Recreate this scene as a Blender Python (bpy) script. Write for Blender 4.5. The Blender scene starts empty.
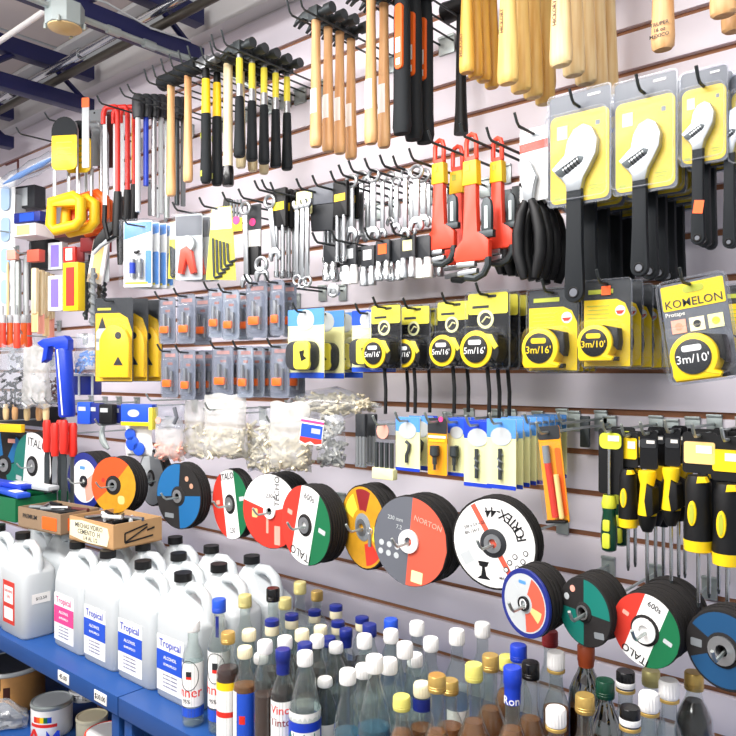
import bpy, bmesh, math, random
from math import sin, cos, pi, radians as R, atan2, sqrt
from mathutils import Vector, Matrix, Euler
random.seed(7)
sc = bpy.context.scene
COL = sc.collection
# ------------------------------------------------------------ camera geometry
T = R(40.6); C, S = cos(T), sin(T)
F = 738.0; HOR = 372.0; D = 1.6; HC = 1.45
SH = HC - 0.818                      # shelf top height
def uu(px): return (px - 368) / F
def ray(px, py):
    u = uu(px); return Vector((-S + C*u, C + S*u, (HOR - py)/F))
def W(px, py, d):                    # point of the place seen at a pixel, d metres off the wall
    r = ray(px, py); t = (D - d)/r.y
    return Vector((r.x*t, -d, HC + r.z*t))
def mpp(px, d): return (D - d)/(C + S*uu(px))/F
def fac(px, rz=0): a = T - rz; return cos(a) + sin(a)*uu(px)
def dl(X, px): r = ray(px, 0); return D - X*r.y/r.x
def O(pts, o, d, rz=0):              # measured outline -> metres about its own origin
    k = mpp(o[0], d); f = fac(o[0], rz)
    return [((x-o[0])*k/f, (o[1]-y)*k) for x, y in pts]
def rail(px0, py0, d0, px1, n, dmin=.03):
    P = W(px0, py0, d0); d1 = max(dl(P.x, px1), dmin) if n > 1 else d0
    return [Vector((P.x, -(d0 + (d1-d0)*i/max(n-1, 1)), P.z)) for i in range(n)]

# ------------------------------------------------------------ materials
M = {}
def lin(c):
    return tuple((v/255/12.92 if v/255 <= .04045 else ((v/255+.055)/1.055)**2.4) for v in c) + (1,)
def mat(name, rgb, rough=.5, metal=0, trans=0, ior=1.45, emit=0, noise=0, nscale=40, alpha=1, coat=0, spec=.5):
    m = bpy.data.materials.new(name); m.use_nodes = True
    nt = m.node_tree; b = nt.nodes['Principled BSDF']
    b.inputs['Base Color'].default_value = lin(rgb); b.inputs['Roughness'].default_value = rough
    b.inputs['Metallic'].default_value = metal; b.inputs['Transmission Weight'].default_value = trans
    b.inputs['IOR'].default_value = ior; b.inputs['Coat Weight'].default_value = coat
    b.inputs['Specular IOR Level'].default_value = spec
    if emit:
        b.inputs['Emission Color'].default_value = lin(rgb); b.inputs['Emission Strength'].default_value = emit
    if noise:
        tc = nt.nodes.new('ShaderNodeTexCoord'); n = nt.nodes.new('ShaderNodeTexNoise')
        n.inputs['Scale'].default_value = nscale; n.inputs['Detail'].default_value = 4
        mx = nt.nodes.new('ShaderNodeMix'); mx.data_type = 'RGBA'
        l = lin(rgb)
        mx.inputs['A'].default_value = tuple(v*(1-noise) for v in l[:3]) + (1,)
        mx.inputs['B'].default_value = tuple(min(1, v*(1+noise*.6)) for v in l[:3]) + (1,)
        nt.links.new(tc.outputs['Object'], n.inputs['Vector']); nt.links.new(n.outputs['Fac'], mx.inputs['Factor'])
        nt.links.new(mx.outputs['Result'], b.inputs['Base Color'])
    M[name] = m; return m
def wood(name, rgb, dark):
    m = mat(name, rgb, .45); nt = m.node_tree; b = nt.nodes['Principled BSDF']
    tc = nt.nodes.new('ShaderNodeTexCoord'); mp = nt.nodes.new('ShaderNodeMapping'); n = nt.nodes.new('ShaderNodeTexNoise')
    oi = nt.nodes.new('ShaderNodeObjectInfo'); va = nt.nodes.new('ShaderNodeVectorMath'); va.operation = 'ADD'
    mp.inputs['Scale'].default_value = (60, 60, 5); n.inputs['Scale'].default_value = 1.2; n.inputs['Detail'].default_value = 5
    mx = nt.nodes.new('ShaderNodeMix'); mx.data_type = 'RGBA'
    mx.inputs['A'].default_value = lin(dark); mx.inputs['B'].default_value = lin(rgb)
    rp = nt.nodes.new('ShaderNodeMapRange'); rp.inputs['From Min'].default_value = .35; rp.inputs['From Max'].default_value = .6
    nt.links.new(tc.outputs['Object'], mp.inputs['Vector']); nt.links.new(mp.outputs['Vector'], va.inputs[0])
    nt.links.new(oi.outputs['Random'], va.inputs[1]); nt.links.new(va.outputs['Vector'], n.inputs['Vector'])
    nt.links.new(n.outputs['Fac'], rp.inputs['Value']); nt.links.new(rp.outputs['Result'], mx.inputs['Factor'])
    nt.links.new(mx.outputs['Result'], b.inputs['Base Color'])
def clear(name, tint, body, fac_, rough=.06, fres=True, gain=1.0, haze=0, pw=3.5):
    m = bpy.data.materials.new(name); m.use_nodes = True; nt = m.node_tree
    out = nt.nodes['Material Output']; b = nt.nodes['Principled BSDF']
    b.inputs['Base Color'].default_value = lin(body); b.inputs['Roughness'].default_value = rough
    t = nt.nodes.new('ShaderNodeBsdfTransparent'); t.inputs['Color'].default_value = lin(tint)
    mx = nt.nodes.new('ShaderNodeMixShader')
    if fres:
        lw = nt.nodes.new('ShaderNodeLayerWeight'); lw.inputs['Blend'].default_value = .5
        fr = nt.nodes.new('ShaderNodeMath'); fr.operation = 'POWER'; fr.inputs[1].default_value = pw; nt.links.new(lw.outputs['Facing'], fr.inputs[0])
        ad = nt.nodes.new('ShaderNodeMath'); ad.operation = 'MULTIPLY_ADD'; ad.use_clamp = True
        ad.inputs[1].default_value = gain; ad.inputs[2].default_value = fac_
        nt.links.new(fr.outputs['Value'], ad.inputs[0]); nt.links.new(ad.outputs['Value'], mx.inputs['Fac'])
    else: mx.inputs['Fac'].default_value = fac_
    g = nt.nodes.new('ShaderNodeBsdfGlossy'); g.inputs['Roughness'].default_value = rough; g.inputs['Color'].default_value = (1, 1, 1, 1)
    nt.links.new(t.outputs['BSDF'], mx.inputs[1]); nt.links.new(g.outputs['BSDF'], mx.inputs[2])
    last = mx
    if haze:
        h = nt.nodes.new('ShaderNodeMixShader'); h.inputs['Fac'].default_value = haze
        nt.links.new(mx.outputs['Shader'], h.inputs[1]); nt.links.new(b.outputs['BSDF'], h.inputs[2]); last = h
    nt.links.new(last.outputs['Shader'], out.inputs['Surface'])
    M[name] = m
def milky(name, rgb, tr=.4):
    m = mat(name, rgb, .35); nt = m.node_tree; b = nt.nodes['Principled BSDF']; out = nt.nodes['Material Output']
    t = nt.nodes.new('ShaderNodeBsdfTranslucent'); t.inputs['Color'].default_value = lin(rgb)
    mx = nt.nodes.new('ShaderNodeMixShader'); mx.inputs['Fac'].default_value = tr
    nt.links.new(b.outputs['BSDF'], mx.inputs[1]); nt.links.new(t.outputs['BSDF'], mx.inputs[2])
    nt.links.new(mx.outputs['Shader'], out.inputs['Surface'])
mat('wall', (240, 234, 243), .35, noise=.03, nscale=6)
mat('plaster', (226, 221, 224), .8, noise=.05, nscale=4)
mat('mdf', (166, 116, 84), .8, noise=.2, nscale=30)
mat('ceil', (205, 196, 192), .8, noise=.06, nscale=3)
mat('ceil2', (178, 184, 186), .5)
mat('navy', (27, 31, 80), .45, noise=.1, nscale=12)
mat('channel', (206, 206, 206), .55, noise=.08, nscale=5)
mat('galv', (176, 186, 184), .35, .6, noise=.15, nscale=25)
mat('galvdark', (84, 80, 72), .4, .6)
mat('floor', (120, 112, 108), .6, noise=.1, nscale=8)
mat('shelf', (30, 74, 138), .35, noise=.12, nscale=9)
mat('lens', (214, 184, 128), .4, noise=.15, nscale=60)
mat('white', (244, 244, 242), .45)
mat('paper', (246, 244, 238), .7)
mat('black', (15, 16, 18), .5, spec=.4)
mat('rust', (186, 84, 44), .4)
mat('lampgrey', (158, 170, 170), .45)
mat('rubber', (24, 29, 33), .7, spec=.35)
mat('blackgloss', (18, 18, 20), .22)
mat('dark', (40, 43, 47), .5)
mat('grey', (128, 134, 138), .5)
mat('lgrey', (190, 196, 198), .5)
mat('greycard', (98, 102, 110), .5)
mat('midcard', (150, 152, 158), .5)
mat('steel', (168, 172, 174), .3, .9)
mat('chrome', (188, 192, 194), .18, .95)
mat('satin', (168, 172, 175), .34, .8)
mat('iron', (70, 76, 78), .45, .6, noise=.2, nscale=50)
mat('yellow', (250, 212, 24), .4)
mat('yellow2', (247, 198, 30), .45)
mat('lemon', (240, 226, 70), .45)
mat('palelemon', (242, 240, 176), .55)
mat('lime', (205, 214, 60), .45)
mat('olive', (178, 186, 60), .5)
mat('orange', (240, 104, 30), .45)
mat('vermilion', (228, 84, 34), .5)
mat('neon', (255, 106, 48), .6)
mat('amberplastic', (250, 164, 26), .4)
mat('pink', (250, 70, 140), .5)
mat('rose', (240, 168, 150), .6)
mat('red', (226, 48, 38), .38)
mat('redor', (240, 74, 50), .4)
mat('brick', (206, 54, 40), .55)
mat('salmon', (212, 92, 70), .55)
mat('darkred', (140, 36, 40), .5)
mat('blue', (36, 84, 204), .4)
mat('royal', (26, 62, 190), .38)
mat('skyblue', (86, 150, 228), .45)
mat('cyanblue', (22, 100, 156), .5)
mat('deepblue', (22, 74, 116), .5)
mat('paleblue', (176, 206, 238), .5)
mat('navyplastic', (30, 44, 128), .35)
mat('teal', (14, 116, 104), .5)
mat('green', (12, 108, 66), .5)
mat('darkgreen', (14, 62, 44), .25)
mat('purple', (128, 110, 200), .5)
mat('cream', (238, 230, 196), .55)
mat('peach', (250, 206, 132), .5)
mat('gold', (206, 172, 96), .3, .5)
mat('palegold', (214, 204, 136), .35, .35)
mat('abrasive', (31, 29, 29), .9, noise=.3, nscale=220)
mat('maroon', (92, 46, 44), .6)
mat('brownlid', (66, 34, 28), .4)
mat('cardboard', (190, 150, 104), .8, noise=.1, nscale=20)
mat('cardboard2', (150, 126, 100), .8, noise=.15, nscale=20)
mat('ochre', (206, 150, 30), .55, noise=.25, nscale=40)
mat('skin', (196, 150, 124), .6)
mat('plug', (222, 212, 186), .5)
mat('greyplug', (176, 176, 170), .5)
mat('woodcan', (196, 144, 84), .5, noise=.45, nscale=14)
wood('wood', (226, 180, 126), (204, 148, 92))
wood('woodyel', (236, 204, 128), (218, 174, 92))
wood('woodyel2', (226, 182, 88), (206, 150, 58))
wood('woodpale', (238, 214, 162), (222, 186, 126))
wood('woodcream', (236, 222, 184), (214, 190, 140))
clear('plastic', (251, 252, 253), (245, 248, 250), .004, .16, True, .34, .008)
clear('plasticgrey', (240, 242, 246), (214, 218, 226), .02, .16, True, .6, .07)
clear('bag', (250, 251, 251), (226, 226, 221), .02, .25, True, .4, .36)
clear('bagthin', (248, 250, 252), (240, 246, 252), .04, .2, True, .8, .12)
clear('glass', (240, 245, 243), (222, 232, 231), .03, .085, True, .62, .035, 2.0)
clear('glassgreen', (40, 90, 60), (20, 40, 28), .25, .03, True, .85)
clear('water', (240, 246, 246), (222, 233, 234), .02, .05, True, .3, .10, 2.0)
clear('aqua', (120, 190, 216), (90, 170, 200), .02, .05, True, .4, .15)
mat('cola', (24, 12, 10), .1)
clear('redrum', (150, 60, 30), (84, 30, 18), .03, .05, True, .3, .4)
clear('rum', (214, 150, 78), (160, 100, 40), .03, .04, True, .3, .5)
clear('rumlight', (224, 170, 90), (170, 108, 44), .03, .04, True, .3, .4)
mat('vanilla', (58, 30, 20), .12)
milky('jug', (222, 228, 230), .3)
mat('capyellow', (222, 214, 110), .4)
mat('inklilac', (120, 120, 150), .6)

# ------------------------------------------------------------ mesh builder
def rr(w, h, r, cx=0, cz=0, n=4):    # rounded rectangle outline
    r = min(r, w/2-1e-5, h/2-1e-5); o = []
    for (sx, sz, a0) in ((1, 1, 0), (-1, 1, 90), (-1, -1, 180), (1, -1, 270)):
        for i in range(n+1):
            a = R(a0 + 90*i/n); o.append((cx + sx*(w/2-r) + r*cos(a), cz + sz*(h/2-r) + r*sin(a)))
    return o
def circ(r, cx=0, cz=0, n=24, sx=1): return [(cx + r*sx*cos(2*pi*i/n), cz + r*sin(2*pi*i/n)) for i in range(n)]
class MB:
    def __init__(s): s.bm = bmesh.new(); s.mats = []
    def _add(s, tb, m, mtx=None):
        if m not in s.mats: s.mats.append(m)
        k = s.mats.index(m)
        for f in tb.faces: f.material_index = k; f.smooth = True
        if mtx is not None: tb.transform(mtx)
        me = bpy.data.meshes.new('t'); tb.to_mesh(me); tb.free(); s.bm.from_mesh(me); bpy.data.meshes.remove(me)
        return s
    def box(s, c, sz, m, bev=0, rot=(0, 0, 0)):
        tb = bmesh.new(); bmesh.ops.create_cube(tb, size=1)
        bmesh.ops.scale(tb, vec=sz, verts=tb.verts)
        if bev: bmesh.ops.bevel(tb, geom=tb.edges[:], offset=bev, segments=2, affect='EDGES', profile=.6)
        return s._add(tb, m, Matrix.Translation(c) @ Euler(rot).to_matrix().to_4x4())
    def prism(s, out, y0, y1, m, bev=0, mtx=None):      # outline in x-z, extruded along y
        tb = bmesh.new()
        a = [tb.verts.new((x, y0, z)) for x, z in out]; b = [tb.verts.new((x, y1, z)) for x, z in out]
        n = len(out); tb.faces.new(a); tb.faces.new(b[::-1])
        for i in range(n): tb.faces.new((a[i], b[i], b[(i+1) % n], a[(i+1) % n]))
        bmesh.ops.recalc_face_normals(tb, faces=tb.faces[:])
        if bev:
            es = [e for e in tb.edges if abs(e.verts[0].co.y - e.verts[1].co.y) < 1e-7 and abs(e.verts[0].co.y - min(y0, y1)) < 1e-7]
            bmesh.ops.bevel(tb, geom=es, offset=bev, segments=2, affect='EDGES', profile=.5)
        return s._add(tb, m, mtx)
    def cyl(s, p0, p1, r0, m, r1=None, seg=14):
        p0, p1 = Vector(p0), Vector(p1); r1 = r0 if r1 is None else r1
        tb = bmesh.new(); bmesh.ops.create_cone(tb, cap_ends=True, segments=seg, radius1=r0, radius2=r1, depth=(p1-p0).length)
        q = (p1-p0).to_track_quat('Z', 'Y').to_matrix().to_4x4()
        return s._add(tb, m, Matrix.Translation((p0+p1)/2) @ q)
    def tube(s, pts, r, m, seg=8, closed=False):
        pts = [Vector(p) for p in pts]; n = len(pts); tb = bmesh.new(); rings = []; up = None
        for i, p in enumerate(pts):
            if closed: d = pts[(i+1) % n] - pts[i-1]
            else: d = pts[min(i+1, n-1)] - pts[max(i-1, 0)]
            d.normalize()
            if up is None:
                up = Vector((0, 0, 1)) if abs(d.z) < .9 else Vector((1, 0, 0))
            x = d.cross(up).normalized(); up = x.cross(d).normalized()
            rad = r[i] if isinstance(r, (list, tuple)) else r
            rings.append([tb.verts.new(p + rad*(x*cos(2*pi*k/seg) + up*sin(2*pi*k/seg))) for k in range(seg)])
        for i in range(n if closed else n-1):
            a, b = rings[i], rings[(i+1) % n]
            for k in range(seg): tb.faces.new((a[k], a[(k+1) % seg], b[(k+1) % seg], b[k]))
        if not closed: tb.faces.new(rings[0][::-1]); tb.faces.new(rings[-1])
        bmesh.ops.recalc_face_normals(tb, faces=tb.faces[:])
        return s._add(tb, m)
    def lathe(s, prof, m, seg=20, mtx=None, sy=1):      # profile (r, z) about z
        tb = bmesh.new(); rings = []
        for r, z in prof:
            if r < 1e-6: rings.append([tb.verts.new((0, 0, z))])
            else: rings.append([tb.verts.new((r*cos(2*pi*k/seg), r*sy*sin(2*pi*k/seg), z)) for k in range(seg)])
        for a, b in zip(rings, rings[1:]):
            for k in range(seg):
                k2 = (k+1) % seg
                if len(a) == 1 and len(b) == 1: continue
                if len(a) == 1: tb.faces.new((a[0], b[k2], b[k]))
                elif len(b) == 1: tb.faces.new((a[k], a[k2], b[0]))
                else: tb.faces.new((a[k], a[k2], b[k2], b[k]))
        bmesh.ops.recalc_face_normals(tb, faces=tb.faces[:])
        return s._add(tb, m, mtx)
    def loft(s, secs, m, seg=16):                        # (cx, cy, z, rx, ry)
        tb = bmesh.new(); rings = []
        for cx, cy, z, rx, ry in secs:
            rings.append([tb.verts.new((cx + rx*cos(2*pi*k/seg), cy + ry*sin(2*pi*k/seg), z)) for k in range(seg)])
        for a, b in zip(rings, rings[1:]):
            for k in range(seg): tb.faces.new((a[k], a[(k+1) % seg], b[(k+1) % seg], b[k]))
        tb.faces.new(rings[0]); tb.faces.new(rings[-1])
        bmesh.ops.recalc_face_normals(tb, faces=tb.faces[:])
        return s._add(tb, m)
    def patch(s, rx, ry, z0, z1, a0, a1, m, cx=0, cy=0, n=10, rx1=None, ry1=None):   # curved sticker on an upright round thing; a=-90 faces the front
        tb = bmesh.new(); row = []
        rx1 = rx if rx1 is None else rx1; ry1 = ry if ry1 is None else ry1
        for (z, ax, ay) in ((z0, rx, ry), (z1, rx1, ry1)):
            row.append([tb.verts.new((cx + ax*cos(R(a0+(a1-a0)*i/n)), cy + ay*sin(R(a0+(a1-a0)*i/n)), z)) for i in range(n+1)])
        for i in range(n): tb.faces.new((row[0][i], row[0][i+1], row[1][i+1], row[1][i]))
        return s._add(tb, m)
    def pillow(s, w, h, t, m, seed=0, nx=12, nz=14, jag=.25, bot=1.0, cz=None, wtop=1.0):  # a limp sealed bag hanging down from z=0
        rnd = random.Random(seed); tb = bmesh.new()
        for sgn in (-1, 1):
            g = []
            for j in range(nz+1):
                row = []; v = j/nz
                for i in range(nx+1):
                    u = i/nx; e = (4*u*(1-u))**.5 * min(1, (v/.35))**.8 * min(1, ((1-v)/.14))**.5 if 0 < v < 1 else 0
                    ww = w*(wtop + (1-wtop)*min(1, v/.5))
                    x = (u-.5)*ww*(1 - .04*sin(v*9+seed)) ; z = -v*h + (h*.02*sin(u*11+seed) if j in (0, nz) else 0)
                    y = sgn*t/2*e*(.55+.45*v*bot) * (1 + jag*(rnd.random()-.5)*2 if 0 < u < 1 and 0 < v < 1 else 1)
                    row.append(tb.verts.new((x, y, z)))
                g.append(row)
            for j in range(nz):
                for i in range(nx): tb.faces.new((g[j][i], g[j][i+1], g[j+1][i+1], g[j+1][i]))
        bmesh.ops.remove_doubles(tb, verts=tb.verts[:], dist=1e-5)
        bmesh.ops.recalc_face_normals(tb, faces=tb.faces[:])
        return s._add(tb, m)
    def build(s, name, parent=None, sharp=38, smooth=True):
        me = bpy.data.meshes.new(name); s.bm.to_mesh(me); s.bm.free()
        for m in s.mats: me.materials.append(M[m])
        if smooth: me.set_sharp_from_angle(angle=R(sharp))
        else: me.polygons.foreach_set('use_smooth', [False]*len(me.polygons))
        o = bpy.data.objects.new(name, me); COL.objects.link(o)
        if parent is not None: o.parent = parent
        return o
def tag(o, label, cat, group=None, kind=None):
    o['label'] = label; o['category'] = cat
    if group: o['group'] = group
    elif 'group' in o: del o['group']
    if kind: o['kind'] = kind
    return o
def thing(name, label, cat, loc=(0, 0, 0), rz=0, group=None, roll=0, rx=0):
    o = bpy.data.objects.new(name, None); COL.objects.link(o); o.empty_display_size = .05
    o.location = loc; o.rotation_euler = (rx, roll, rz)
    return tag(o, label, cat, group)
def copy_tree(o, parent=None):
    c = o.copy(); COL.objects.link(c)
    if parent is not None: c.parent = parent
    for ch in list(o.children): copy_tree(ch, c)
    return c
NTH = ['front', 'second from front', 'third from front', 'fourth from front', 'fifth from front', 'sixth from front', 'seventh from front', 'eighth from front', 'ninth from front']
def along(root, pts, label, group, jit=0, jrz=0):        # repeats of one thing along a hook; label has {} for its rank
    rnd = random.Random(len(label)*31+len(pts))
    out = []
    for i, p in enumerate(pts):
        o = root if i == 0 else copy_tree(root)
        o.location = p
        if i:
            o.rotation_euler.z += (rnd.random()-.5)*jrz; o.location.z += (rnd.random()-.5)*jit
        if len(pts) > 1: tag(o, label.format(NTH[i]), root['category'], group)
        else: tag(o, label.format('only'), root['category'], group)
        out.append(o)
    return out
TXT = {}
def text(body, size, m, parent, loc, rot=0, bend=0, squash=1, name='lettering'):
    key = (body, size, m, bend, squash)
    if key not in TXT:
        cu = bpy.data.curves.new('lettering', 'FONT'); cu.body = body; cu.size = size
        cu.align_x = 'CENTER'; cu.align_y = 'CENTER'; cu.extrude = .0002; cu.resolution_u = 2; cu.offset = size*.003
        to = bpy.data.objects.new('t', cu); COL.objects.link(to)
        dg = bpy.context.evaluated_depsgraph_get(); me = bpy.data.meshes.new_from_object(to.evaluated_get(dg))
        bpy.data.objects.remove(to); bpy.data.curves.remove(cu)
        me.name = 'lettering'; me.transform(Matrix.Rotation(pi/2, 4, 'X'))
        for v in me.vertices:
            v.co.x *= squash
            if bend:
                a = v.co.x/bend; rad = bend - v.co.y
                v.co.x = rad*sin(a); v.co.y = -rad*cos(a)
        me.materials.clear(); me.materials.append(M[m]); TXT[key] = me
    o = bpy.data.objects.new(name, TXT[key]); COL.objects.link(o); o.parent = parent
    o.location = loc; o.rotation_euler = (0, rot, 0)
    return o
def hook(p, L, label, double=False, tip=.022, m='iron', gap=.021, drop=0):
    mb = MB(); x, z = p.x, p.z
    for dx in ((-gap, gap) if double else (0,)):
        mb.tube([(dx, -.006, 0), (dx, -L*.6, drop), (dx, -L, drop), (dx, -L-.008, .006+drop), (dx, -L-.018, tip+drop)], (.0026 if double else .003), m, 6)
    mb.box((0, -.004, -.006), (.05 if double else .03, .006, .045), 'galv', .001)
    mb.box((0, -.006, .016), (.05 if double else .03, .01, .006), 'galv', .001)
    o = mb.build('display_hook'); o.location = (x, 0, z)
    return tag(o, label, 'hook', 'display hooks along the slat wall')
# ------------------------------------------------------------ the setting
def struct(o, name=None): o['kind'] = 'structure'; return o
XL, XR = -4.5, 1.6
mb = MB()
mb.box(((XL+XR)/2, .03, .75+HC/2), (XR-XL, .03, HC+1.5), 'mdf')
zs = [HC + .004 + .0932*k for k in range(-15, 12)]
edges = [0.02] + zs + [HC + 1.152]
for a, b in zip(edges, edges[1:]):
    lo = a + (.007 if a != edges[0] else 0); hi = b - (.007 if b != edges[-1] else 0)
    mb.box(((XL+XR)/2, .008, (lo+hi)/2), (XR-XL, .016, hi-lo), 'wall', .0012)
struct(mb.build('wall_back'))
mb = MB(); mb.box(((XL+XR)/2, .02, HC+1.152+.11), (XR-XL, .04, .22), 'plaster'); struct(mb.build('trim_1'))
mb = MB(); mb.box((XL-.02, -2.4, 1.4), (.04, 4.88, 2.8), 'plaster'); struct(mb.build('wall_left'))
mb = MB(); mb.box(((XL+XR)/2, -2.4, -.02), (XR-XL+.2, 4.9, .04), 'floor'); struct(mb.build('floor'))
mb = MB()
mb.box(((XL+XR)/2, -2.4, HC+1.36), (XR-XL, 4.9, .03), 'ceil')
for k in range(10): mb.box((XL+.31+.61*k, -2.4, HC+1.343), (.012, 4.85, .005), 'ceil2')
struct(mb.build('ceiling'))
# sheet-metal channel between the wall top and the roof
mb = MB()
mb.box(((XL+XR)/2, -.03, HC+1.20), (XR-XL, .06, .09), 'channel', .006)
mb.box(((XL+XR)/2, -.035, HC+1.285), (XR-XL, .07, .075), 'ceil2', .006)
mb.box(((XL+XR)/2, -.06, HC+1.335), (XR-XL, .12, .018), 'channel', .004)
struct(mb.build('trim_2'))
# roof trusses
def truss(X, label):
    t = thing('roof_truss', label, 'truss', (X, -.09, HC+1.03), group='roof trusses')
    zb, zt = .02, .155
    for nm, z, hh in (('bottom_chord', zb, .054), ('top_chord', zt, .06)):
        mb = MB(); mb.box((0, -1.2, z), (.05, 2.4, hh), 'navy', .003); mb.build(nm, t)
    for k in range(9):
        y = -.03 - .27*k; mb = MB()
        a, b = ((0, y, zb+.02), (0, y-.13, zt-.02)) if k % 2 == 0 else ((0, y, zt-.02), (0, y-.13, zb+.02))
        mb.cyl(a, b, .011, 'navy', seg=6); mb.build('web_bar', t)
for X, l in ((-2.035, 'dark blue steel roof truss nearest the camera, beside the box lamp'), (-2.74, 'dark blue steel roof truss beyond the box lamp, middle of three'), (-3.45, 'dark blue steel roof truss ending at the far left corner above the saws')):
    truss(X, l)
# conduits and pipes under the roof
def pipe(name, pts, r, m, label, cat='pipe', clips=()):
    mb = MB(); mb.tube(pts, r, m, 10)
    for c in clips: mb.cyl(Vector(c[0]), Vector(c[1]), r*1.45, m, seg=10)
    return tag(mb.build(name), label, cat)
z0 = HC+1.10
pipe('steel_pipe', [(XL+.05, -.284, z0+.022), (XR-.1, -.284, z0+.022)], .0145, 'chrome', 'bright galvanised pipe running under the roof above the hooks', clips=[((-2.5, -.284, z0+.022), (-2.46, -.284, z0+.022)), ((-3.05, -.284, z0+.022), (-3.0, -.284, z0+.022))])
pipe('dark_pipe', [(XL+.05, -.245, z0+.004), (XR-.1, -.245, z0+.004)], .015, 'galvdark', 'dark pipe running beside the bright galvanised pipe under the roof')
pipe('thin_pipe', [(XL+.05, -.519, HC+1.115), (-2.0, -.519, HC+1.115)], .009, 'white', 'thin pale pipe under the ceiling at the upper left corner, left of the lamp')
cz = HC+1.002
pipe('conduit', [(-1.98, -1.7, cz+.01), (-1.98, -.25, cz), (-1.96, -.19, cz-.004), (-1.93, -.12, cz-.03), (-1.88, -.07, cz-.05), (-1.82, -.05, cz-.09)], .009, 'galv', 'grey conduit running under the nearest blue truss past the box lamp', 'conduit', clips=[((-1.98, -.34, cz), (-1.98, -.30, cz)), ((-1.98, -.46, cz), (-1.98, -.42, cz)), ((-1.98, -.62, cz), (-1.98, -.58, cz))])
mb = MB(); mb.tube([(-2.004, -.75, HC+1.09), (-2.002, -.55, HC+1.08), (-2.001, -.45, HC+1.088), (-2.0, -.3, HC+1.066), (-2.002, -.15, HC+1.078)], .003, 'lgrey', 6)
tag(mb.build('cable'), 'thin pale cable drooping along the side of the nearest blue truss', 'cable')
lp = thing('box_lamp', 'grey octagonal box lamp with an amber lens hung on the conduit', 'lamp', (-1.98, -.588, cz-.012))
mb = MB(); mb.prism(circ(.052, 0, 0, 8), -.03, .03, 'lampgrey', .003, Matrix.Rotation(R(22.5), 4, 'Z') @ Matrix.Rotation(pi/2, 4, 'X')); mb.build('housing', lp)
mb = MB(); mb.lathe([(0, -.040), (.034, -.038), (.045, -.033), (.046, -.028), (0, -.028)], 'lens', 20); mb.build('lens', lp)
for a in (0, 90, 180, 270):
    mb = MB(); mb.cyl((.053*cos(R(a+45)), .053*sin(R(a+45)), -.035), (.053*cos(R(a+45)), .053*sin(R(a+45)), -.02), .005, 'galv', seg=8); mb.build('screw', lp)

# ------------------------------------------------------------ blue shelving under the wall display
def shelf_unit(x0, x1, label, posts, tags):
    s = thing('metal_shelf', label, 'shelf', ((x0+x1)/2, -.305, 0), group='blue metal shelving'); w = x1-x0-.004
    mb = MB()
    mb.box((0, 0, SH-.006), (w, .59, .012), 'shelf', .0006); mb.box((0, -.2922, SH-.0232), (w, .006, .046), 'shelf', .0006)
    mb.box((0, -.284, SH-.046), (w, .02, .005), 'shelf'); mb.build('shelf_board', s)
    mb = MB(); mb.box((0, 0, .30), (w, .58, .02), 'shelf', .002); mb.box((0, -.288, .283), (w, .006, .05), 'shelf', .002); mb.build('shelf_board', s)
    for px in posts:
        for y in (-.268, .27):
            mb = MB(); mb.box((px-(x0+x1)/2, y, (SH-.055)/2), (.035, .035, SH-.06), 'shelf', .003); mb.build('upright', s)
    for px_, txt in tags:
        mb = MB(); mb.box((px_-(x0+x1)/2, -.2965, SH-.024), (.060, .002, .028), 'paper', .0004); g = mb.build('price_tag', s)
        text(txt, .019, 'black', g, (px_-(x0+x1)/2, -.2980, SH-.024))
def xs(px): r = ray(px, 0); return r.x*(D-.60)/r.y
XJ = xs(118)
shelf_unit(XL+.1, XJ, 'left blue metal shelf carrying the plastic jugs above the paint cans', [XJ-.03, XL+.2], [(xs(64), '45.00'), (xs(101), '$30.00')])
shelf_unit(XJ, XR-.3, 'right blue metal shelf carrying the crowd of glass bottles', [XJ+.03, XR-.4], [])

# ------------------------------------------------------------ light, world, camera
def area(loc, rot, sx, sy, e, col=(1, 1, 1)):
    l = bpy.data.lights.new('overhead_and_fill_light', 'AREA'); l.shape = 'RECTANGLE'; l.size = sx; l.size_y = sy; l.energy = e; l.color = col
    o = bpy.data.objects.new('overhead_and_fill_light', l); o.location = loc; o.rotation_euler = rot; COL.objects.link(o)
for x, y, L, e in ((-1.9, -1.35, 2.4, 50), (-.3, -1.3, 1.3, 14), (-1.5, -3.3, 2.6, 50)):   # unseen overhead tubes; upward twins added to brighten the ceiling
    area((x, y, HC+.98), (R(14), 0, 0), L, .3, e, (1, .975, .96)); area((x, y, HC+1.0), (pi, 0, 0), L, .3, e*.7, (1, .975, .96))
w = bpy.data.worlds.new('World'); sc.world = w; w.use_nodes = True
w.node_tree.nodes['Background'].inputs['Color'].default_value = (.93, .96, 1, 1); w.node_tree.nodes['Background'].inputs['Strength'].default_value = .5
cam = bpy.data.cameras.new('camera'); co = bpy.data.objects.new('camera', cam); COL.objects.link(co)
cam.sensor_width = 36; cam.lens = 36*F/736; cam.shift_y = (HOR-368)/736; cam.clip_start = .02
co.location = (0, -D, HC); co.rotation_euler = (pi/2, 0, T); sc.camera = co
sc.view_settings.view_transform = 'Standard'; sc.view_settings.look = 'None'; sc.view_settings.exposure = .3; sc.view_settings.gamma = 1
sc.cycles.transparent_max_bounces = 40; sc.cycles.max_bounces = 10; sc.cycles.transmission_bounces = 10; sc.cycles.caustics_reflective = False; sc.cycles.caustics_refractive = False
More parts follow.
